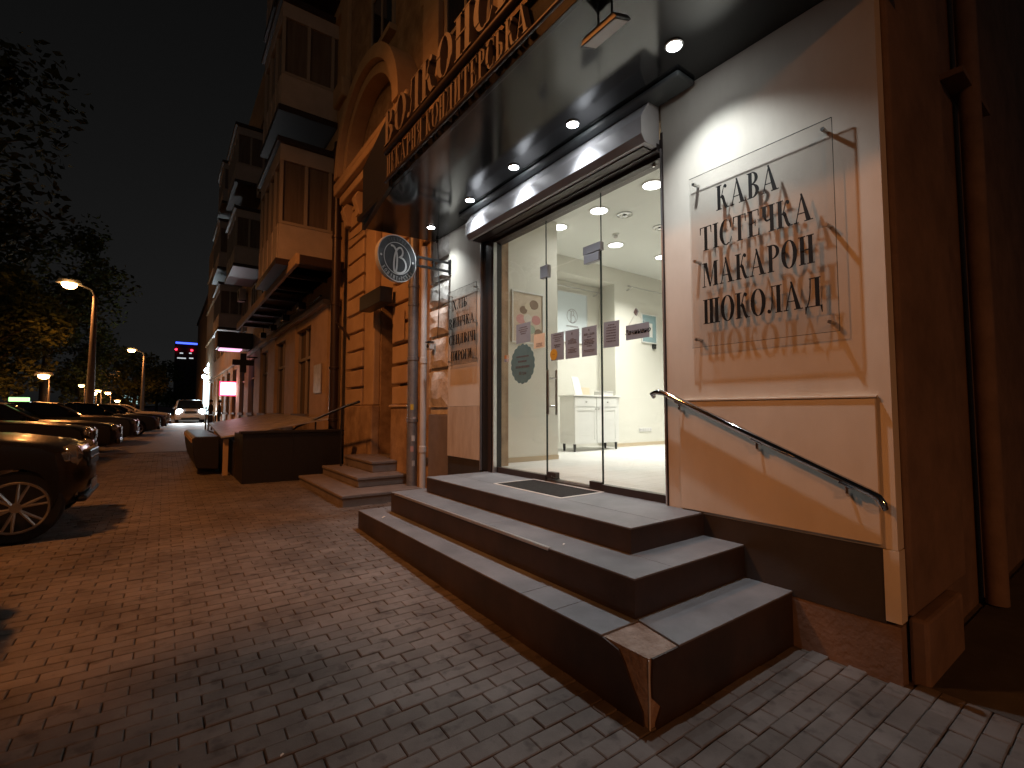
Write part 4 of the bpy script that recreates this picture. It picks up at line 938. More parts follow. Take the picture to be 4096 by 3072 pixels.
for sx in (-1, 1): obj('dot', MB().prism([(sx*0.262+0.016*math.cos(2*math.pi*k/14), -0.005+0.016*math.sin(2*math.pi*k/14)) for k in range(14)], fr, 0.0302, 0.0325), M_SIGNWH, rs)
def arc_text(txt, rad, a0, a1, h, m, top=False):
    gl = [glyph(c) for c in txt]; adv = sum(g[1]+0.12 for g in gl); pos = 0
    for polys, wd in gl:
        t = R(a0 + (a1-a0)*(pos + wd/2)/adv); mb = MB(); k = h
        rr = rad
        for i, q in enumerate(polys):
            pts = []
            for x, y in q:
                lx, ly = (x-wd/2)*k*0.82, y*k
                if top: ex, ey = (-math.sin(t), math.cos(t)), (math.cos(t), math.sin(t)); ex = (math.sin(t), -math.cos(t))
                else: ex, ey = (-math.sin(t), math.cos(t)), (-math.cos(t), -math.sin(t))
                pts.append((rr*math.cos(t) + ex[0]*lx + ey[0]*ly, rr*math.sin(t) + ex[1]*lx + ey[1]*ly))
            a = sum(pts[j][0]*pts[(j+1) % len(pts)][1] - pts[(j+1) % len(pts)][0]*pts[j][1] for j in range(len(pts)))
            mb.prism(pts if a > 0 else pts[::-1], fr, 0.0302, 0.0322+0.0002*(i % 5))
        obj('letter', mb, m, rs); pos += wd + 0.12
arc_text('КОНДИТеРСЬКа', 0.298, 212, 330, 0.052, M_SIGNWH)
arc_text('ПЕКАРНЯ', 0.240, 125, 57, 0.045, mat('faded_paint', (0.16, 0.17, 0.18)), top=True)
brk = obj('bracket', MB().box(2.80, WX-0.02, 6.125, 6.155, 3.655, 3.685).box(2.80, WX-0.02, 6.125, 6.155, 3.53, 3.56).box(WX-.02, WX, 6.11, 6.17, 3.50, 3.72).box(3.05, 3.08, 6.126, 6.154, 3.56, 3.655).box(2.80, 2.83, 6.126, 6.154, 3.56, 3.655), M_BLACK, rs)
for z in (3.52, 3.70): obj('bolt', MB().lathe([(0.014, 0), (0.014, -.014)], (WX-.021, 6.14, z), 'x', 8), M_BLACK, brk)
print('shop done')

# ================================================================== LEFT ENTRANCE, PARAPET, AWNING
ls = thing('house_steps', 'worn grey stone steps up to the neighbouring house door', 'steps', (2.6, 8.2, 0.13))
for i, (x, y0, y1, z0, z) in enumerate([(2.07, 6.90, 9.55, 0.0, 0.31), (2.47, 7.46, 9.5, 0.311, 0.47), (2.85, 7.9, 9.45, 0.471, 0.655)]):
    obj('step', MB().box(x, WX-0.062, y0, y1, z0, z-0.05), M_PLINTHG, ls, bevel=0.01); obj('slab', MB().box(x-.02, WX-0.061, y0-.02, y1, z-.049, z), M_PLINTHG, ls, bevel=0.012)
pp = thing('stair_parapet', 'black granite parapet block beside the house steps', 'parapet', (2.0, 10, 0.15))
bx('panel', M_DARKW, pp, 1.17, 2.93, 9.92, 10.12, 0.1, 1.08); bx('coping', M_DARKW, pp, 1.13, 2.97, 9.88, 10.16, 1.081, 1.13, 0.01)
bx('return', M_DARKW, pp, 1.17, 1.33, 10.121, 11.2, 0.1, 1.07)
bx('seam', M_BLACK, pp, 2.02, 2.03, 9.915, 9.921, 0.16, 1.07)
lid = thing('cellar_cover', 'sloping sheet metal cellar cover behind the black parapet', 'cover', (1.8, 13, 0.2))
obj('sheet', MB().add([(0.95, 11.3, 0.98), (2.95, 11.0, 1.34), (2.95, 18.0, 1.42), (1.15, 18.0, 1.12), (0.95, 11.3, 0.95), (2.95, 11.0, 1.31), (2.95, 18.0, 1.39), (1.15, 18.0, 1.09)], [(3,2,1,0)[::-1], (4,5,6,7)[::-1], (0,1,5,4), (1,2,6,5), (2,3,7,6), (3,0,4,7)]), M_RUST, lid)
for k in range(5): obj('seam_ridge', MB().tube([(1.0+.02*k, 12.2+1.2*k, 0.99+.02*k), (2.94, 12.0+1.2*k, 1.345+.012*k)], 0.014, 6), M_RUST, lid)
obj('base_wall', MB().box(1.16, 2.94, 11.22, 17.9, 0.1, 0.9), M_DARKW, lid)
obj('support', MB().box(1.0, 1.09, 11.4, 11.5, 0.18, 0.94).box(1.05, 1.14, 14.4, 14.5, 0.2, 1.0), M_OCHRE, lid)
pl = thing('bench_block', 'low dark planter block with notched edge at the foot of the cellar cover', 'planter', (0.75, 13, 0.2))
obj('body', MB().prism([(0.50, 0.62), (0.56, 0.34), (0.95, 0.30), (0.95, 0.98), (0.52, 0.98), (0.47, 0.93)], lambda u, v, d: (u, 11.6+d, v), 0, 4.6), M_DARKW, pl, bevel=0.02)
for k in range(7): obj('notch', MB().box(0.455, 0.50, 11.7+0.62*k, 11.95+0.62*k, 0.86, 0.94), M_OCHRE, pl)
for yv in (11.9, 15.6): obj('foot', MB().box(0.6, 0.9, yv, yv+.3, 0.14, 0.34), M_DARKW, pl)
r2 = thing('iron_rail', 'thin dark iron handrail sloping past the second downpipe', 'handrail', (2.7, 10, 1.0))
obj('tube', MB().tube([(2.72, 8.25, 1.66), (2.72, 8.9, 1.60), (2.70, 12.9, 1.10), (2.70, 13.3, 1.02), (2.70, 13.4, 0.85)], 0.024, 10), M_BLACK, r2, smooth=True)
for y, z0, z1 in ((9.2, 0.45, 1.55), (11.1, 0.2, 1.32)): obj('post', MB().tube([(2.71, y, z0), (2.71, y, z1)], 0.018, 8), M_BLACK, r2, smooth=True)
p2 = thing('far_downpipe', 'dark downpipe running up beside the rusticated pillar of the portal', 'pipe', (3.2, 11.3, 0.2))
obj('pipe', MB().tube([(3.17, 11.42, 0.18), (3.17, 11.42, 7.9)], 0.10, 16), M_BROWNM, p2, smooth=True)
for z in (1.3, 2.5, 4.0, 5.6): obj('collar', MB().lathe([(0.10, -.03), (0.118, -.025), (0.118, .025), (0.10, .03)], (3.17, 11.42, z)), M_BROWNM, p2, smooth=True)
obj('strut', MB().tube([(3.17, 11.42, 3.6), (3.2, 10.9, 3.35), (3.3, 10.7, 3.1)], 0.03, 8), M_BROWNM, p2)
wnt = thing('wall_notice', 'pale rectangular notice board on the wall between downpipe and shop windows', 'notice', (WX, 13.5, 2.0))
bx('board', M_RUST, wnt, WX-0.03, WX-.002, 13.1, 13.9, 1.98, 2.76, 0.005)
bx('frame', M_FRAME, wnt, WX-0.04, WX-.031, 13.08, 13.12, 1.96, 2.78)
aw = thing('metal_awning', 'long flat metal awning with glass panels over the neighbouring shop windows', 'awning', (2.8, 16, 4.9))
bx('edge_beam', M_OCHRE, aw, 2.30, 2.38, 11.5, 22.5, 4.84, 5.09, 0.01)
bx('end_beam', M_BROWNM, aw, 2.381, WX+.04, 11.5, 11.58, 4.86, 5.07, 0.01)
bx('deck', M_BROWNM, aw, 2.381, WX+.04, 11.581, 22.4, 5.0, 5.04)
for k in range(7): bx('rib', M_BROWNM, aw, 2.381, WX+.04, 13.0+1.45*k, 13.07+1.45*k, 4.90, 4.999)
for k in range(3): obj('stay', MB().tube([(2.4, 12.5+4*k, 5.05), (WX+.05, 12.5+4*k, 5.9)], 0.02, 8), M_BLACK, aw)
for k in range(4):
    lg = thing('awning_lamp', ['awning floodlight nearest the portal', 'second floodlight under the metal awning', 'third floodlight under the metal awning', 'farthest floodlight under the metal awning'][k], 'lamp', (3.1, 14.6+2.2*k, 4.5), group='floodlights under the awning')
    bx('head', M_BLACK, lg, 3.0, 3.2, 14.5+2.2*k, 14.8+2.2*k, 4.42, 4.62, 0.01); bx('arm', M_BLACK, lg, 3.09, 3.12, 14.62+2.2*k, 14.66+2.2*k, 4.621, 4.88)
# enclosed balconies (bays) climbing the facade
M_CURT = mat('curtained_glass', (0.13, 0.105, 0.09), (0.20, 0.165, 0.14), rough=0.12, scale=1.5, streak=(6, 6, .4))
def bay(label, y0, y1, x0, z0, z1, mats=(M_BAYP, M_CURT)):
    t = thing('enclosed_balcony', label, 'balcony', (WX, (y0+y1)/2, z0), group='enclosed balconies on the facade')
    h = z1-z0; a, b = z0+0.32*h, z0+0.86*h
    bx('slab', M_BROWNM, t, x0-.06, WX+.05, y0-.06, y1+.06, z0-.15, z0)
    bx('parapet', mats[0], t, x0, WX+.049, y0, y1, z0+.001, a)
    bx('glazing', mats[1], t, x0+.05, WX+.048, y0+.05, y1-.05, a+.001, b)
    bx('head', mats[0], t, x0-.01, WX+.047, y0-.01, y1+.01, b+.001, z1)
    bx('roof', M_BROWNM, t, x0-.10, WX+.046, y0-.10, y1+.10, z1+.001, z1+.14, 0.02)
    for y in (y0, y1-.09): 
        for x in (x0, x0+(WX-x0)*0.45, WX-.12): bx('mullion', M_FRAME, t, x-.004, x+.07, y-.004, y+.094, a+.002, b-.001)
    n = max(2, int((y1-y0)/0.7))
    for k in range(1, n): bx('mullion', M_FRAME, t, x0-.003, x0+.07, y0+(y1-y0)*k/n, y0+(y1-y0)*k/n+.07, a+.002, b-.001)
    bx('rail', M_FRAME, t, x0-.012, WX+.04, y0-.012, y0+.04, a-.04, a+.03)
    for k in range(5): bx('rib', mats[0], t, x0-.02, x0, y0+.1+(y1-y0-.2)*k/4, y0+.16+(y1-y0-.2)*k/4, z0+.05, a-.05)
    return t
bay('nearest enclosed balcony, pale cladding, above the metal awning', 12.4, 15.3, 2.08, 5.15, 8.0)
bay('dark enclosed balcony one storey above the nearest one', 12.4, 15.0, 2.05, 8.95, 11.6)
bay('top enclosed balcony of the near column', 12.4, 15.0, 2.05, 12.4, 14.9)
bay('enclosed balcony in the second column, lower storey', 23.5, 27, 2.25, 7.9, 10.3)
bay('enclosed balcony in the second column, upper storey', 23.5, 27, 2.2, 11.6, 14.0)
bay('enclosed balcony in the third column, lower storey', 31, 35, 2.3, 6.2, 8.6)
bay('enclosed balcony in the third column, middle storey', 31, 35, 2.2, 9.6, 12.2)
bay('enclosed balcony in the third column, upper storey', 31, 34, 2.3, 13.4, 15.6)
for lb, x, y, z in (('air conditioner box on the facade beside the nearest balcony', 3.0, 18.2, 8.6), ('air conditioner box high on the facade past the balconies', 2.95, 22.2, 10.8), ('air conditioner box below the second column of balconies', 3.0, 28.6, 7.4), ('air conditioner box under the third column of balconies', 3.0, 36.5, 8.9)):
    t = thing('air_conditioner', lb, 'air conditioner', (x, y, z), group='air conditioners on the facade')
    bx('case', M_PVC, t, x, x+.32, y, y+.85, z, z+.6, 0.02); obj('fan_grille', MB().lathe([(0.22, 0), (0.22, -.012), (0.17, -.012), (0.17, -.002)], (x-.001, y+.32, z+.3), 'x', 20), M_BLACK, t)
    bx('bracket', M_BLACK, t, x, WX+.05, y+.1, y+.14, z-.06, z-.001)
# projecting signs down the street
s1 = thing('box_sign', 'black projecting box sign with pink glowing underside down the street', 'sign', (2.6, 26.3, 4.45))
bx('case', M_BLACK, s1, 1.90, 3.34, 25.8, 26.9, 4.45, 5.22, 0.02); bx('glow_strip', emis('pink_glow', (1.0, 0.45, 0.75), 1.6), s1, 2.0, 2.9, 25.85, 26.8, 4.40, 4.448); bx('side_face', M_OCHRE, s1, 1.86, 1.899, 25.82, 26.9, 4.45, 5.22)
s2 = thing('cross_sign', 'dark unlit cross sign sticking out from the facade', 'sign', (2.76, 24.0, 3.2))
obj('cross', MB().box(2.64, 2.88, 24.0, 24.12, 3.2, 4.05).box(2.34, 2.64, 24.0, 24.119, 3.52, 3.76).box(2.88, 3.18, 24.0, 24.121, 3.52, 3.76), M_BLACK, s2); obj('arm', MB().tube([(2.9, 24.06, 3.9), (WX+.05, 24.06, 3.9)], 0.03, 8), M_BLACK, s2)
s3 = thing('lightbox_sign', 'bright red and white lightbox sign over the shops down the street', 'sign', (2.9, 32, 2.4))
bx('panel', emis('red_white_panel', (1.0, 0.42, 0.46), 7.0), s3, 2.58, 3.32, 32.0, 32.05, 2.44, 3.14); bx('border', emis('red_border', (1.0, 0.03, 0.10), 5.0), s3, 2.52, 3.38, 32.051, 32.1, 2.38, 3.20); bx('white_band', emis('white_panel', (1.0, 0.75, 0.78), 12.0), s3, 2.68, 3.30, 31.97, 31.999, 2.48, 2.86)
bx('case', M_BLACK, s3, 2.52, 3.38, 32.101, 32.3, 2.38, 3.2)
lamp('sign_source', 'POINT', (2.9, 31.6, 2.8), 14, (1.0, 0.45, 0.55), s3, shadow_soft_size=0.3)
s4 = thing('white_light_sign', 'tall cold white light column on the building at the street end', 'sign', (2.6, 56, 1.5))
bx('panel', emis('cold_white_panel', (0.72, 0.93, 1.0), 3.0), s4, 3.05, 3.75, 56.0, 56.1, 1.2, 5.0); bx('mullion', M_BLACK, s4, 3.35, 3.41, 55.95, 55.999, 1.2, 5.0)
for k, (x, z, r) in enumerate(((3.62, 6.0, 0.34), (3.3, 5.5, 0.26), (3.05, 4.9, 0.2))): obj('lamp_globe', MB().lathe([(r*math.sin(math.pi*i/8)+.001, -r*math.cos(math.pi*i/8)) for i in range(9)], (x, 55.7, z), n=14), emis('cold_globe', (0.75, 0.92, 1.0), 20.0), s4, smooth=True)
lamp('sign_source', 'POINT', (2.6, 54.5, 4.0), 260, (0.75, 0.93, 1.0), s4, shadow_soft_size=0.4)
bh = thing('street_end_building', 'dark building standing forward at the far end of the facade', 'building', (4, 62, 0.6))
bx('wall', M_BRICKD, bh, 3.9, 11, 56.2, 90, 0.3, 15); bx('roof', M_BROWNM, bh, 3.7, 11.2, 56.0, 90.2, 15.001, 15.3)
gb = thing('bollard_post', 'thin barrier posts with chain by the lit shop entrance', 'barrier', (2.3, 30, 0.4))
for k in range(4): obj('post', MB().tube([(2.0, 27+2.2*k, 0.3), (2.0, 27+2.2*k, 1.3)], 0.035, 8), M_BLACK, gb)
obj('rail', MB().tube([(2.0, 27, 1.28), (2.0, 33.6, 1.3)], 0.025, 8), M_BLACK, gb)

# ================================================================== STREET LAMPS
def street_lamp(label, x, y, h, arm, power, group='street lamps in a row', big=1.0):
    g = gz(y) if y < 150 else gz(150)
    t = thing('street_lamp', label, 'street lamp', (x, y, g), group=group)
    px = x - arm*0 + 0.0
    obj('pole', MB().tube([(px, y, g-.1), (px, y, g+h*0.55), (px, y, g+h-0.5)], [0.15*big, 0.11*big, 0.075*big] if h > 5 else [0.06, 0.05, 0.04], 12), M_LAMPC, t, smooth=True)
    obj('arm', MB().tube([(px, y, g+h-0.55), (px-0.15*arm, y, g+h-0.1), (px-0.7*arm, y, g+h+0.12), (px-arm, y, g+h+0.15)], 0.04*big if h > 5 else 0.03, 8), M_LAMPC, t, smooth=True)
    hx = px - arm
    hd = obj('lamp_head', MB().prism([(-0.42, 0.0), (0.38, 0.02), (0.30, 0.16), (-0.30, 0.17)], lambda u, v, d: (hx-0.1*(1 if arm > 0 else -1)+u*big, y+d*big, g+h+0.12+v*big), -0.15, 0.15), M_LAMPC, t, bevel=0.03)
    obj('lens', MB().lathe([(0.24*big, 0.0), (0.23*big, -0.08*big), (0.17*big, -0.16*big), (0.06*big, -0.20*big)], (hx-0.12*(1 if arm > 0 else -1), y, g+h+0.117), n=16), M_SODIUM, hd, smooth=True)
    if power: lamp('sodium_source', 'SPOT', (hx-0.12*(1 if arm > 0 else -1), y, g+h+0.09-0.22*big), power, SODIUM, t, spot_size=R(170), spot_blend=0.5, shadow_soft_size=0.3, aim=(0, 0, -1))
    return t
street_lamp('sodium street lamp behind the parked cars, nearest to the camera', -5.6, 6.4, 9.0, -1.8, P_STREET*3.15)
street_lamp('sodium street lamp down the street behind the camera', -5.2, -12.0, 9.0, 1.6, P_STREET*6)  # lamp added out of view to brighten the right pier and side wall
street_lamp('sodium street lamp with tall concrete pole among the trees', -3.62, 38.0, 8.45, 1.05, P_STREET*4, big=1.5)
street_lamp('sodium street lamp standing farther down the street', -2.15, 72.0, 7.8, 1.1, P_STREET*4, big=1.5)
street_lamp('small lit park lantern against the left tree crown', -5.7, 40, 3.05, 0.15, P_STREET*1.3, 'distant street lamps', big=1.1)
for k, (x, y, z, b) in enumerate([(-5.6, 55, 3.7, .75), (-5.25, 60, 3.2, 1.1), (-5.1, 62, 3.5, .9), (-4.35, 62, 3.3, .9), (-4.4, 75, 2.75, 1.0)]):
    street_lamp(['leftmost of the small far lamps over the parked cars', 'far lamp just right of the tall pole, lower of the pair', 'far lamp just right of the tall pole, upper of the pair', 'far lamp alone right of the pair', 'tiny far lamp low above the car roofs'][k], x, y, z-gz(y)-.1, 0.12, P_STREET*0.4, 'distant street lamps', big=b)

# ================================================================== CARS
def loft(outline, slices, fn):
    n = len(outline); vs = []; fs = []
    for t in slices: vs += [fn(x, z, t) for x, z in outline]
    m = len(slices)
    for i in range(m-1):
        for k in range(n): fs.append((i*n+k, (i+1)*n+k, (i+1)*n+(k+1) % n, i*n+(k+1) % n))
    fs += [tuple(range(n)), tuple(reversed(range((m-1)*n, m*n)))]
    return MB().add(vs, fs)
def arc(cx, cz, r, a0, a1, n=9): return [(cx + r*math.cos(R(a0+(a1-a0)*i/n)), cz + r*math.sin(R(a0+(a1-a0)*i/n))) for i in range(n+1)]
def car(name, label, loc, rz, paint, L=4.6, W=1.85, belt=1.0, hoodf=0.86, roof=1.5, ws=(0.55, -0.15), rw=(-1.3, -1.95), xf=1.4, xr=-1.3, wr=0.33, suv=False, rack=False, lit=False, group='cars parked nose-in along the pavement', cat='car', detail=True):
    t = thing(name, label, cat, loc, rz, group)
    P = lambda nm, mb, m, par=t, **k: obj(nm, mb, m, par, world=False, **k)
    ra = wr + 0.06; h = L/2; sill = 0.24 if not suv else 0.32
    top = [(-h+.02, belt-.12), (-h+.12, belt-.01), (rw[0], belt+.01), (ws[0], belt), (ws[0]+(h-ws[0])*0.45, belt-(belt-hoodf)*0.28), (h-.28, hoodf), (h-.10, hoodf-.07), (h-.01, hoodf-.24)]
    front = [(h, 0.52), (h-.03, 0.36), (h-.10, sill+.0)]
    if xf+ra > h-.12: front = [(h, 0.56), (h-.02, sill+.12), (xf+ra+.02, sill+.04)]
    bot = arc(xf, wr, ra, -10, 190)[0:] + arc(xr, wr, ra, -10, 190)
    rear = [(-h+.15, sill+.05), (-h+.03, 0.42), (-h, 0.6)]
    out = top + front + [(x, max(z, sill)) for x, z in bot] + rear
    # clean duplicates
    o2 = [];
    for q in out:
        if not o2 or (abs(q[0]-o2[-1][0])+abs(q[1]-o2[-1][1])) > 0.004: o2.append(q)
    def fb(x, z, s):
        a = abs(s); e = min(1.0, abs(x)/h); pull = 0.20*a**4*e**8
        zz = z - 0.06*a**8*max(0, (z-0.6)/(belt-0.6)) if z > 0.6 else z
        bul = 1.0 - 0.045*max(0, (z-0.75))/(belt-0.6) - 0.03*max(0, 0.5-z)
        return (x - math.copysign(pull, x), s*W/2*bul, zz)
    SL = [-1, -.985, -.93, -.8, -.5, 0, .5, .8, .93, .985, 1]
    body = P('body', loft(o2, SL, fb), paint, smooth=True)
    # greenhouse
    g = [(rw[1], belt-.03), (rw[0]+.0, roof-.06), (rw[0]+.35, roof-.012), (0.5*(rw[0]+ws[1]), roof), (ws[1]-.15, roof-.02), (ws[1], roof-.05), (ws[0], belt-.03)]
    def fg(x, z, s):
        k = (z-belt)/(roof-belt); a = abs(s)
        return (x*(1-0.02*a**4), s*W/2*(0.955 - 0.16*max(0, k)), z - 0.035*a**4*max(0, k))
    gh = P('cabin_glass', loft(g, [-1, -.97, -.7, 0, .7, .97, 1], fg), M_CGLASS, smooth=True)
    rf = []
    roofp = g[1:6]; mb = MB(); vs = []; fs = []; SS = [-1.004, -.95, -.6, 0, .6, .95, 1.004]
    for x, z in roofp: vs += [tuple(Vector(fg(x, z, s)) + Vector((0, 0, 0.012))) for s in SS]
    n = len(SS)
    for i in range(len(roofp)-1):
        for k in range(n-1): fs.append((i*n+k, i*n+k+1, (i+1)*n+k+1, (i+1)*n+k))
    P('roof', mb.add(vs, fs), paint, gh, smooth=True)
    for s in (-1, 1):
        mb = MB()
        for (a, b, r) in ((g[6], g[5], .035), ((0.5*(ws[1]+rw[0]), belt), (0.5*(ws[1]+rw[0])-.05, roof-.03), .04), (g[0], g[1], .06), (g[1], g[2], .03), (g[2], g[3], .028), (g[3], g[5], .028)):
            mb.tube([fg(*a, s*1.0), fg(*b, s*1.0)], r, 6)
        P('pillars', mb, paint, gh)
        P('mirror', MB().lathe([(0.02, -.07), (0.075, -.05), (0.085, 0.02), (0.05, .07)], (ws[0]-.28, s*(W/2+.08), belt+.06), 'x', 10), paint, body, smooth=True)
        P('handle', MB().box(-.35, -.15, s*W/2*.985-.012, s*W/2*.985+.012, belt-.16, belt-.13), M_CHROME if not lit else paint, body)
        lampm = emis('headlamp_on', (0.9, 0.97, 1.0), 45.0) if lit else M_LENS
        HK = 1.7 if lit else 1.0
        P('headlight', MB().lathe([(0.02*HK, -0.05), (0.10*HK, -.02), (0.13*HK, 0.05), (0.11*HK, 0.12), (0.03*HK, .16)], (h-.20, s*(W/2-.26), hoodf-.15), 'x', 12), lampm, body, smooth=True)
        P('headlight_trim', MB().box(h-.34, h-.12, s*(W/2-.10)-.02, s*(W/2-.10)+.02, hoodf-.20, hoodf-.10), M_LENS, body, bevel=.02)
        P('fog_lamp', MB().lathe([(0.05, 0), (0.05, .03)], (h-.10, s*(W/2-.32), 0.44), 'x', 12), M_LENS, body)
        P('tail_light', MB().box(-h+.05, -h+.10, s*(W/2-.22)-.12, s*(W/2-.22)+.1, belt-.24, belt-.1), mat('tail_red', (0.3, 0.01, 0.01), rough=0.15), body, bevel=.01)
        for x in (xf, xr):
            wl = P('wheel', MB().lathe([(wr-.10, -.11), (wr-.02, -.11), (wr, -.08), (wr, .08), (wr-.02, .11), (wr-.10, .11)], (x, s*(W/2-.125), wr), 'y', 28), M_TYRE, smooth=True)
            P('rim', MB().lathe([(wr-.125, -.012*s), (wr-.118, .006*s), (wr-.10, .010*s), (wr-.092, -.004*s)], (x, s*(W/2-.014), wr), 'y', 32, caps=False), M_RIM, wl, smooth=True)
            mb = MB()
            for k in range(6):
                for dd in (-.16, .16):
                    a = 2*math.pi*k/6 + 0.3; r0, r1 = 0.045, wr-.115
                    p0 = (x + r0*math.cos(a), s*(W/2-.025), wr + r0*math.sin(a)); p1 = (x + r1*math.cos(a+dd), s*(W/2-.02), wr + r1*math.sin(a+dd))
                    mb.tube([p0, p1], [.020, .013], 6)
            mb.lathe([(0.05, -.012), (0.055, 0), (0.03, .012)], (x, s*(W/2-.024), wr), 'y', 14)
            P('spokes', mb, M_RIM, wl)
    P('grille', MB().box(h-.075, h+.005, -.42, .42, hoodf-.30, hoodf-.10), M_BLACK, body, bevel=.02)
    P('grille_bar', MB().box(h-.0, h+.012, -.40, .40, hoodf-.21, hoodf-.19), M_CHROME, body)
    P('number_plate', MB().box(h+.001, h+.015, -.26, .26, 0.42, 0.53), M_PVC, body)
    P('bumper', MB().box(h-.10, h+.008, -.62, .62, sill+.01, 0.40), M_BLACK, body, bevel=.03)
    P('underbody', MB().box(-h+.3, h-.3, -W/2+.28, W/2-.28, 0.2, 0.45), M_BLACK, body)
    if rack or suv:
        for s in (-1, 1): P('roof_rail', MB().tube([(rw[0]+.4, s*W*.36, roof+.0), (rw[0]+.55, s*W*.36, roof+.05), (ws[1]-.35, s*W*.36, roof+.045), (ws[1]-.2, s*W*.36, roof-.02)], .018, 8), M_CHROME, gh, smooth=True)
    return t
def paintm(n, c, r=0.28): return mat(n, c, rough=r, coat=0.15, spec=0.35)
PB = paintm('black_paint', (0.006, 0.006, 0.007)); PG = paintm('graphite_paint', (0.011, 0.011, 0.013)); PS = paintm('silver_paint', (0.32, 0.33, 0.35), 0.3); PW_ = paintm('white_van_paint', (0.5, 0.5, 0.5), 0.35)
# x of the nose is given; cars point at the building (+x)
car('parked_suv', 'black SUV with alloy wheels parked nearest, nose at the pavement', (-0.68-2.25, 7.85, gz(7.9)), 0, PB, L=4.5, W=1.86, belt=1.12, hoodf=1.0, roof=1.72, ws=(0.75, 0.05), rw=(-1.9, -2.2), xf=1.74, xr=-1.15, wr=0.36, suv=True)
car('parked_car', 'dark car parked just outside the left edge of the view', (-1.02-2.2, 4.25, gz(4.3)), 0, PG, L=4.4, W=1.9, belt=1.12, hoodf=1.02, roof=1.7, ws=(0.9, 0.3), suv=True)  # unseen car added for the shadow it throws at lower left
car('parked_car', 'tall black car parked right behind the near SUV', (-1.30-2.3, 15.2, gz(15)), R(2), PB, L=4.6, W=1.86, belt=1.06, hoodf=0.92, roof=1.56, ws=(0.65, -0.05), rw=(-1.5, -2.0))
car('parked_car', 'dark sedan carrying the green roof light, parked third in the row', (-1.05-2.3, 19.2, gz(19.2)), R(0), PB, L=4.6, belt=0.98, hoodf=0.85, roof=1.47)
car('parked_car', 'dark hatchback parked fourth in the row', (-0.75-2.2, 24.0, gz(24)), R(-2), PG, L=4.3, belt=1.02, hoodf=0.9, roof=1.5)
car('parked_car', 'dark sedan in the middle distance showing its front wheel', (0.15-2.35, 33.0, gz(33)), R(0), PG, L=4.7, belt=0.98, hoodf=0.86, roof=1.46)
car('parked_car', 'silver car parked behind the middle distance sedan', (0.35-2.3, 37.5, gz(37.5)), R(0), PS, L=4.6, belt=0.97, hoodf=0.86, roof=1.46)
car('parked_car', 'pale car parked farthest, lit by the oncoming van', (0.4-2.3, 43.5, gz(43.5)), R(0), PS, L=4.6, belt=0.97, hoodf=0.86, roof=1.44)
car('parked_car', 'dark car parked beyond the pale one', (-0.1-2.3, 29, gz(29)), R(0), PB, L=4.5, belt=1.0, hoodf=0.86, roof=1.5)
car('oncoming_van', 'light van driving towards the camera with both headlights on', (1.72, 48.6, gz(48)), R(-90), PW_, L=4.6, W=2.0, belt=1.12, hoodf=1.02, roof=1.86, ws=(1.35, 0.75), rw=(-2.0, -2.2), xf=1.5, xr=-1.4, wr=0.36, rack=True, lit=True, group='moving vehicles', cat='van')
for s in (-.65, .65): lamp('headlamp_source', 'SPOT', (1.72+s, 46.1, gz(46)+0.85), 800, (0.85, 0.95, 1.0), None, spot_size=R(95), spot_blend=0.8, shadow_soft_size=0.08, aim=(0, -1, -0.10))
TZ = gz(19.2)+1.485
tl = thing('taxi_light', 'green lit roof light on the dark parked sedan', 'lamp', (-3.35, 19.2, TZ))
bx('case', M_BLACK, tl, -3.56, -3.12, 19.1, 19.3, TZ-.02, TZ+.012); bx('glow_panel', emis('green_glow', (0.45, 1.0, 0.35), 2.2), tl, -3.54, -3.14, 19.11, 19.29, TZ+.013, TZ+.13, 0.01)

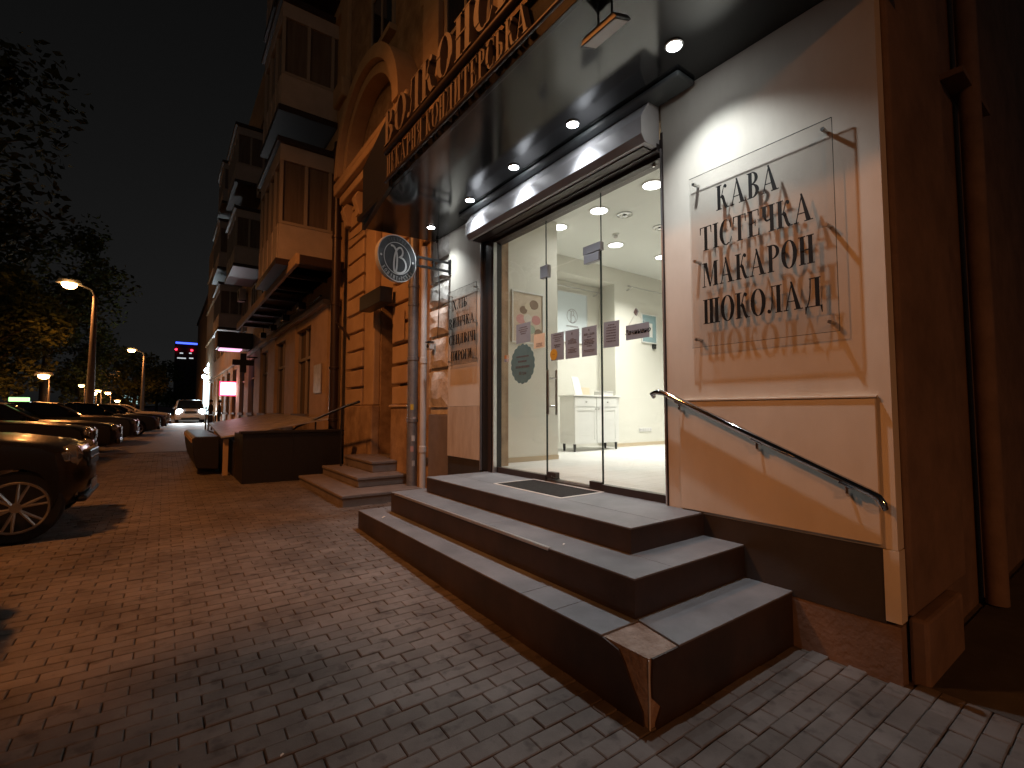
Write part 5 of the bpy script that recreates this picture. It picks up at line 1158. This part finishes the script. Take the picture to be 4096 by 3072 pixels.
# ================================================================== PEOPLE
def person(label, loc, rz, top, legs, hair):
    t = thing('person', label, 'person', loc, rz, 'people standing by the lit shop')
    J = {'pel': (0, 0, .95, .135), 'waist': (0, 0, 1.12, .125), 'chest': (0, 0, 1.34, .155), 'neck': (0, 0, 1.50, .06), 'headb': (0.01, 0, 1.58, .075), 'head': (0.015, 0, 1.68, .095),
         'shl': (0, .17, 1.40, .065), 'ell': (-.03, .25, 1.14, .05), 'wrl': (.06, .24, .92, .036), 'hal': (.08, .235, .84, .035),
         'shr': (0, -.17, 1.40, .065), 'elr': (.0, -.27, 1.15, .05), 'wrr': (.16, -.18, 1.02, .036), 'har': (.23, -.13, 1.03, .035),
         'hil': (0, .09, .88, .11), 'knl': (.03, .10, .50, .068), 'anl': (-.02, .11, .10, .045), 'tol': (.13, .13, .04, .04),
         'hir': (0, -.09, .88, .11), 'knr': (.0, -.11, .50, .068), 'anr': (-.03, -.12, .10, .045), 'tor': (.12, -.14, .04, .04)}
    E = [('pel','waist'),('waist','chest'),('chest','neck'),('neck','headb'),('headb','head'),('chest','shl'),('shl','ell'),('ell','wrl'),('wrl','hal'),('chest','shr'),('shr','elr'),('elr','wrr'),('wrr','har'),
         ('pel','hil'),('hil','knl'),('knl','anl'),('anl','tol'),('pel','hir'),('hir','knr'),('knr','anr'),('anr','tor')]
    ks = list(J); me = bpy.data.meshes.new('body'); me.from_pydata([J[k][:3] for k in ks], [(ks.index(a), ks.index(b)) for a, b in E], [])
    o = bpy.data.objects.new('body', me); col.objects.link(o); o.parent = t
    o.modifiers.new('skin', 'SKIN'); sub = o.modifiers.new('sub', 'SUBSURF'); sub.levels = 2; sub.render_levels = 2
    for i, k in enumerate(ks):
        sv = me.skin_vertices[0].data[i]; sv.radius = (J[k][3], J[k][3]); sv.use_root = (k == 'pel')
    m = bpy.data.materials.new('outfit'); tt, b = nodes(m); b.inputs['Roughness'].default_value = 0.85
    tc = tt.nodes.new('ShaderNodeTexCoord'); sp = tt.nodes.new('ShaderNodeSeparateXYZ'); rp = tt.nodes.new('ShaderNodeValToRGB'); rp.color_ramp.interpolation = 'CONSTANT'
    e = rp.color_ramp.elements; e[0].position = 0; e[0].color = (0.02, 0.02, 0.02, 1); e[1].position = 0.05; e[1].color = (*legs, 1)
    x = e.new(0.46); x.color = (*top, 1); x = e.new(0.745); x.color = (0.42, 0.26, 0.19, 1)
    dv = tt.nodes.new('ShaderNodeMath'); dv.operation = 'DIVIDE'; dv.inputs[1].default_value = 2.0
    tt.links.new(tc.outputs['Object'], sp.inputs[0]); tt.links.new(sp.outputs['Z'], dv.inputs[0]); tt.links.new(dv.outputs[0], rp.inputs[0]); tt.links.new(rp.outputs[0], b.inputs['Base Color'])
    me.materials.append(m)
    obj('hair', MB().lathe([(0.02, .12), (0.085, .075), (0.112, .01), (0.10, -.06), (0.05, -.09)], (-.012, 0, 1.70), n=14), mat('hair_dark', hair, rough=0.7), t, smooth=True, world=False)
    obj('face_nose', MB().lathe([(0.004, 0.03), (0.016, -.02), (0.004, -.03)], (.115, 0, 1.665), n=8), M_SKIN, t, smooth=True, world=False)
    return t
person('person in dark jacket standing left, nearer the van', (2.52, 38.0, gz(38)), R(200), (0.02, 0.022, 0.03), (0.025, 0.025, 0.03), (0.02, 0.015, 0.01))
person('person in dark coat standing right, beneath the red sign', (3.05, 38.4, gz(38)), R(170), (0.03, 0.025, 0.022), (0.015, 0.015, 0.018), (0.03, 0.02, 0.012))

# ================================================================== TREES
def tree(label, x, y, h, cr, n, seed, trunk=0.22, low=0.35, leaf=0.17, lean=(0, 0)):
    rr = random.Random(seed); g = gz(y) if y < 120 else gz(120); g = g-0.02
    t = thing('street_tree', label, 'tree', (x, y, g), group='street trees')
    mb = MB(); top = Vector((x+lean[0], y+lean[1], g+h*0.62)); x0, y0 = x, y
    mb.tube([(x, y, g), (x+rr.uniform(-.1, .1)+lean[0]*.15, y+lean[1]*.15, g+h*.2), (x+lean[0]*.5+rr.uniform(-.15, .15), y+lean[1]*.5+rr.uniform(-.15, .15), g+h*.42), tuple(top)], [trunk*1.25, trunk, trunk*.8, trunk*.45], 10)
    tips = []; x += lean[0]; y += lean[1]
    for k in range(11):
        a = rr.uniform(0, 6.28); z0 = g + h*rr.uniform(low*.8, .6); l = cr*rr.uniform(.5, .95)
        p0 = Vector((x, y, z0)); p2 = p0 + Vector((math.cos(a)*l, math.sin(a)*l, rr.uniform(.1, .5)*h*.5)); p1 = (p0+p2)/2 + Vector((0, 0, .25))
        mb.tube([tuple(p0), tuple(p1), tuple(p2)], [trunk*.4, trunk*.24, .03], 6); tips += [p1, p2]
    obj('trunk', mb, M_BARK, t, smooth=True)
    cl = []
    for k in range(34):
        a = rr.uniform(0, 6.28); u = rr.uniform(-1, 1); rad = rr.uniform(.35, 1.0)
        c = Vector((x + cr*rad*math.cos(a)*math.sqrt(1-u*u*.8), y + cr*rad*math.sin(a)*math.sqrt(1-u*u*.8), g + h*(low + (1-low)*(0.5+0.5*u)*0.95)))
        cl.append((c, cr*rr.uniform(.18, .38)))
    cl += [(p, cr*.3) for p in tips]
    vs = []; fs = []
    for k in range(n):
        c, r = cl[rr.randrange(len(cl))]
        d = Vector((rr.gauss(0, 1), rr.gauss(0, 1), rr.gauss(0, .8))).normalized()*r*rr.uniform(.35, 1.0)**.6
        p = c + d; s = leaf*rr.uniform(.6, 1.3)
        a = Vector((rr.gauss(0, 1), rr.gauss(0, 1), rr.gauss(0, .6))).normalized(); b = a.cross(Vector((rr.gauss(0, 1), rr.gauss(0, 1), rr.gauss(0, 1)))).normalized()
        i = len(vs); vs += [tuple(p-a*s), tuple(p+b*s*.5), tuple(p+a*s), tuple(p-b*s*.5)]; fs.append((i, i+1, i+2, i+3))
    obj('crown', MB().add(vs, fs), M_LEAF, t)
tree('big dark tree overhanging the parked cars at upper left', -9.2, 27, 17, 5.6, 9000, 1, .3, .42, .2)
tree('young dense tree beside the parked cars, left of the camera', -2.4, 5.75, 6.2, 0.72, 10000, 21, .09, .74, .12, (0.45, -1.45))  # unseen tree added to keep lamp light off the near paving
tree('leafy tree lit orange behind the tall lamp pole', -9.4, 45, 10.5, 4.2, 9000, 2, .22, .22, .19)
tree('leafy tree at the left edge lit from the street lamp', -13.8, 50, 12, 5.0, 8000, 3, .24, .2, .22)
tree('tree standing between the two tall street lamps', -7.0, 66, 9.5, 3.6, 6000, 4, .2, .2, .2)
tree('low tree right of the second street lamp', -3.4, 84, 8.5, 3.6, 5000, 5, .2, .2, .22)
tree('distant dark tree at the end of the street', -1.2, 108, 9.5, 4.4, 4000, 6, .2, .2, .28)
tree('tree far left beyond the road', -17.5, 66, 13, 6.0, 5000, 7, .25, .2, .28)
tree('tall dark tree high above the second street lamp', -8.3, 56, 17.5, 5.0, 6000, 8, .25, .5, .24)

# ================================================================== FAR TOWER, STREET END
tw = thing('far_tower', 'far high-rise with a blue light line and red lamps at its top', 'tower', (9, 300, 2))
bx('shaft', mat('night_tower', (0.02, 0.02, 0.022)), tw, 3.5, 17.5, 300, 316, 0, 37.5)
bx('blue_line', emis('blue_line', (0.05, 0.10, 1.0), 3.0), tw, 3.6, 15.0, 299.8, 299.99, 36.3, 37.2)
for x, z, m in ((3.9, 33.2, 'r'), (10.6, 33.2, 'r'), (16.6, 37.6, 'r')): obj('red_lamp', MB().lathe([(0.05, -.55), (0.5, -.3), (0.55, 0), (0.5, .3), (0.05, .55)], (x, 299.4, z), n=10), emis('red_lamp', (1.0, 0.02, 0.05), 8.0), tw, smooth=True)
for x0, x1, z in ((5.5, 6.9, 31.2), (9.5, 10.6, 31.4), (14.5, 15.8, 31.3), (4.5, 8.2, 28.6), (9.6, 11.4, 28.8), (14.8, 16.6, 28.9)): bx('window', emis('tower_window', (0.8, 0.85, 0.9), 0.8), tw, x0, x1, 299.85, 299.99, z, z+.55)
bb = thing('lit_billboard', 'small pale lit roadside panel far off above the car roofs', 'billboard', (-6, 95, 1))
bx('panel', emis('pale_panel', (0.55, 0.85, 0.8), 0.7), bb, -5.9, -3.4, 95, 95.1, 2.6, 4.0); bx('post', M_BLACK, bb, -4.8, -4.5, 95, 95.1, 0.6, 2.599)
# cables
def cable(label, pts, r=0.008):
    t = thing('facade_cable', label, 'cable', pts[0], group='cables on the facade')
    q = []
    for a, b in zip(pts[:-1], pts[1:]):
        for i in range(8):
            f = i/8; sag = 0.06*(Vector(b)-Vector(a)).length*4*f*(1-f)*0.25
            q.append((a[0]+(b[0]-a[0])*f, a[1]+(b[1]-a[1])*f, a[2]+(b[2]-a[2])*f - sag))
    q.append(pts[-1])
    obj('wire', MB().tube(q, r, 6), M_BLACK, t)
    obj('clip', MB().box(pts[0][0]-.02, pts[0][0]+.03, pts[0][1]-.02, pts[0][1]+.02, pts[0][2]-.02, pts[0][2]+.02), M_BLACK, t)
cable('black cable sagging along the facade under the curved pediment', [(WX-.03, 7.3, 5.5), (WX-.1, 9.2, 5.3), (WX-.03, 11.2, 5.45)])
cable('black cable running along the shop band past the awning', [(WX-.14, 12.9, 4.5), (WX-.14, 16.5, 4.6), (WX-.14, 22, 4.5)], .012)
cable('thin cable hanging down the whitewashed pilaster', [(WX-.03, 6.5, 4.1), (WX-.035, 6.42, 3.3), (WX-.035, 6.46, 2.6)], .006)
# litter
for lb, x, y, z, s in (('white paper scrap on the lowest step near its left end', 1.96, 5.1, 0.336, .04), ('tiny white scrap on the middle step', 2.3, 2.55, 0.561, .018), ('tiny white scrap on the pavers before the broken corner', 1.20, 1.15, gz(1.15)+.004, .02), ('tiny white scrap on the pavers left of the steps', 0.45, 2.3, gz(2.3)+.004, .015)):
    t = tag(obj('paper_scrap', MB().prism([(0, 0), (s, .2*s), (.8*s, .9*s), (.1*s, .7*s)], lambda u, v, d, x=x, y=y, z=z: (x+u, y+v, z+d+u*.3), 0, .002), M_WHITE), lb, 'litter', 'bits of litter')
print('scene built')
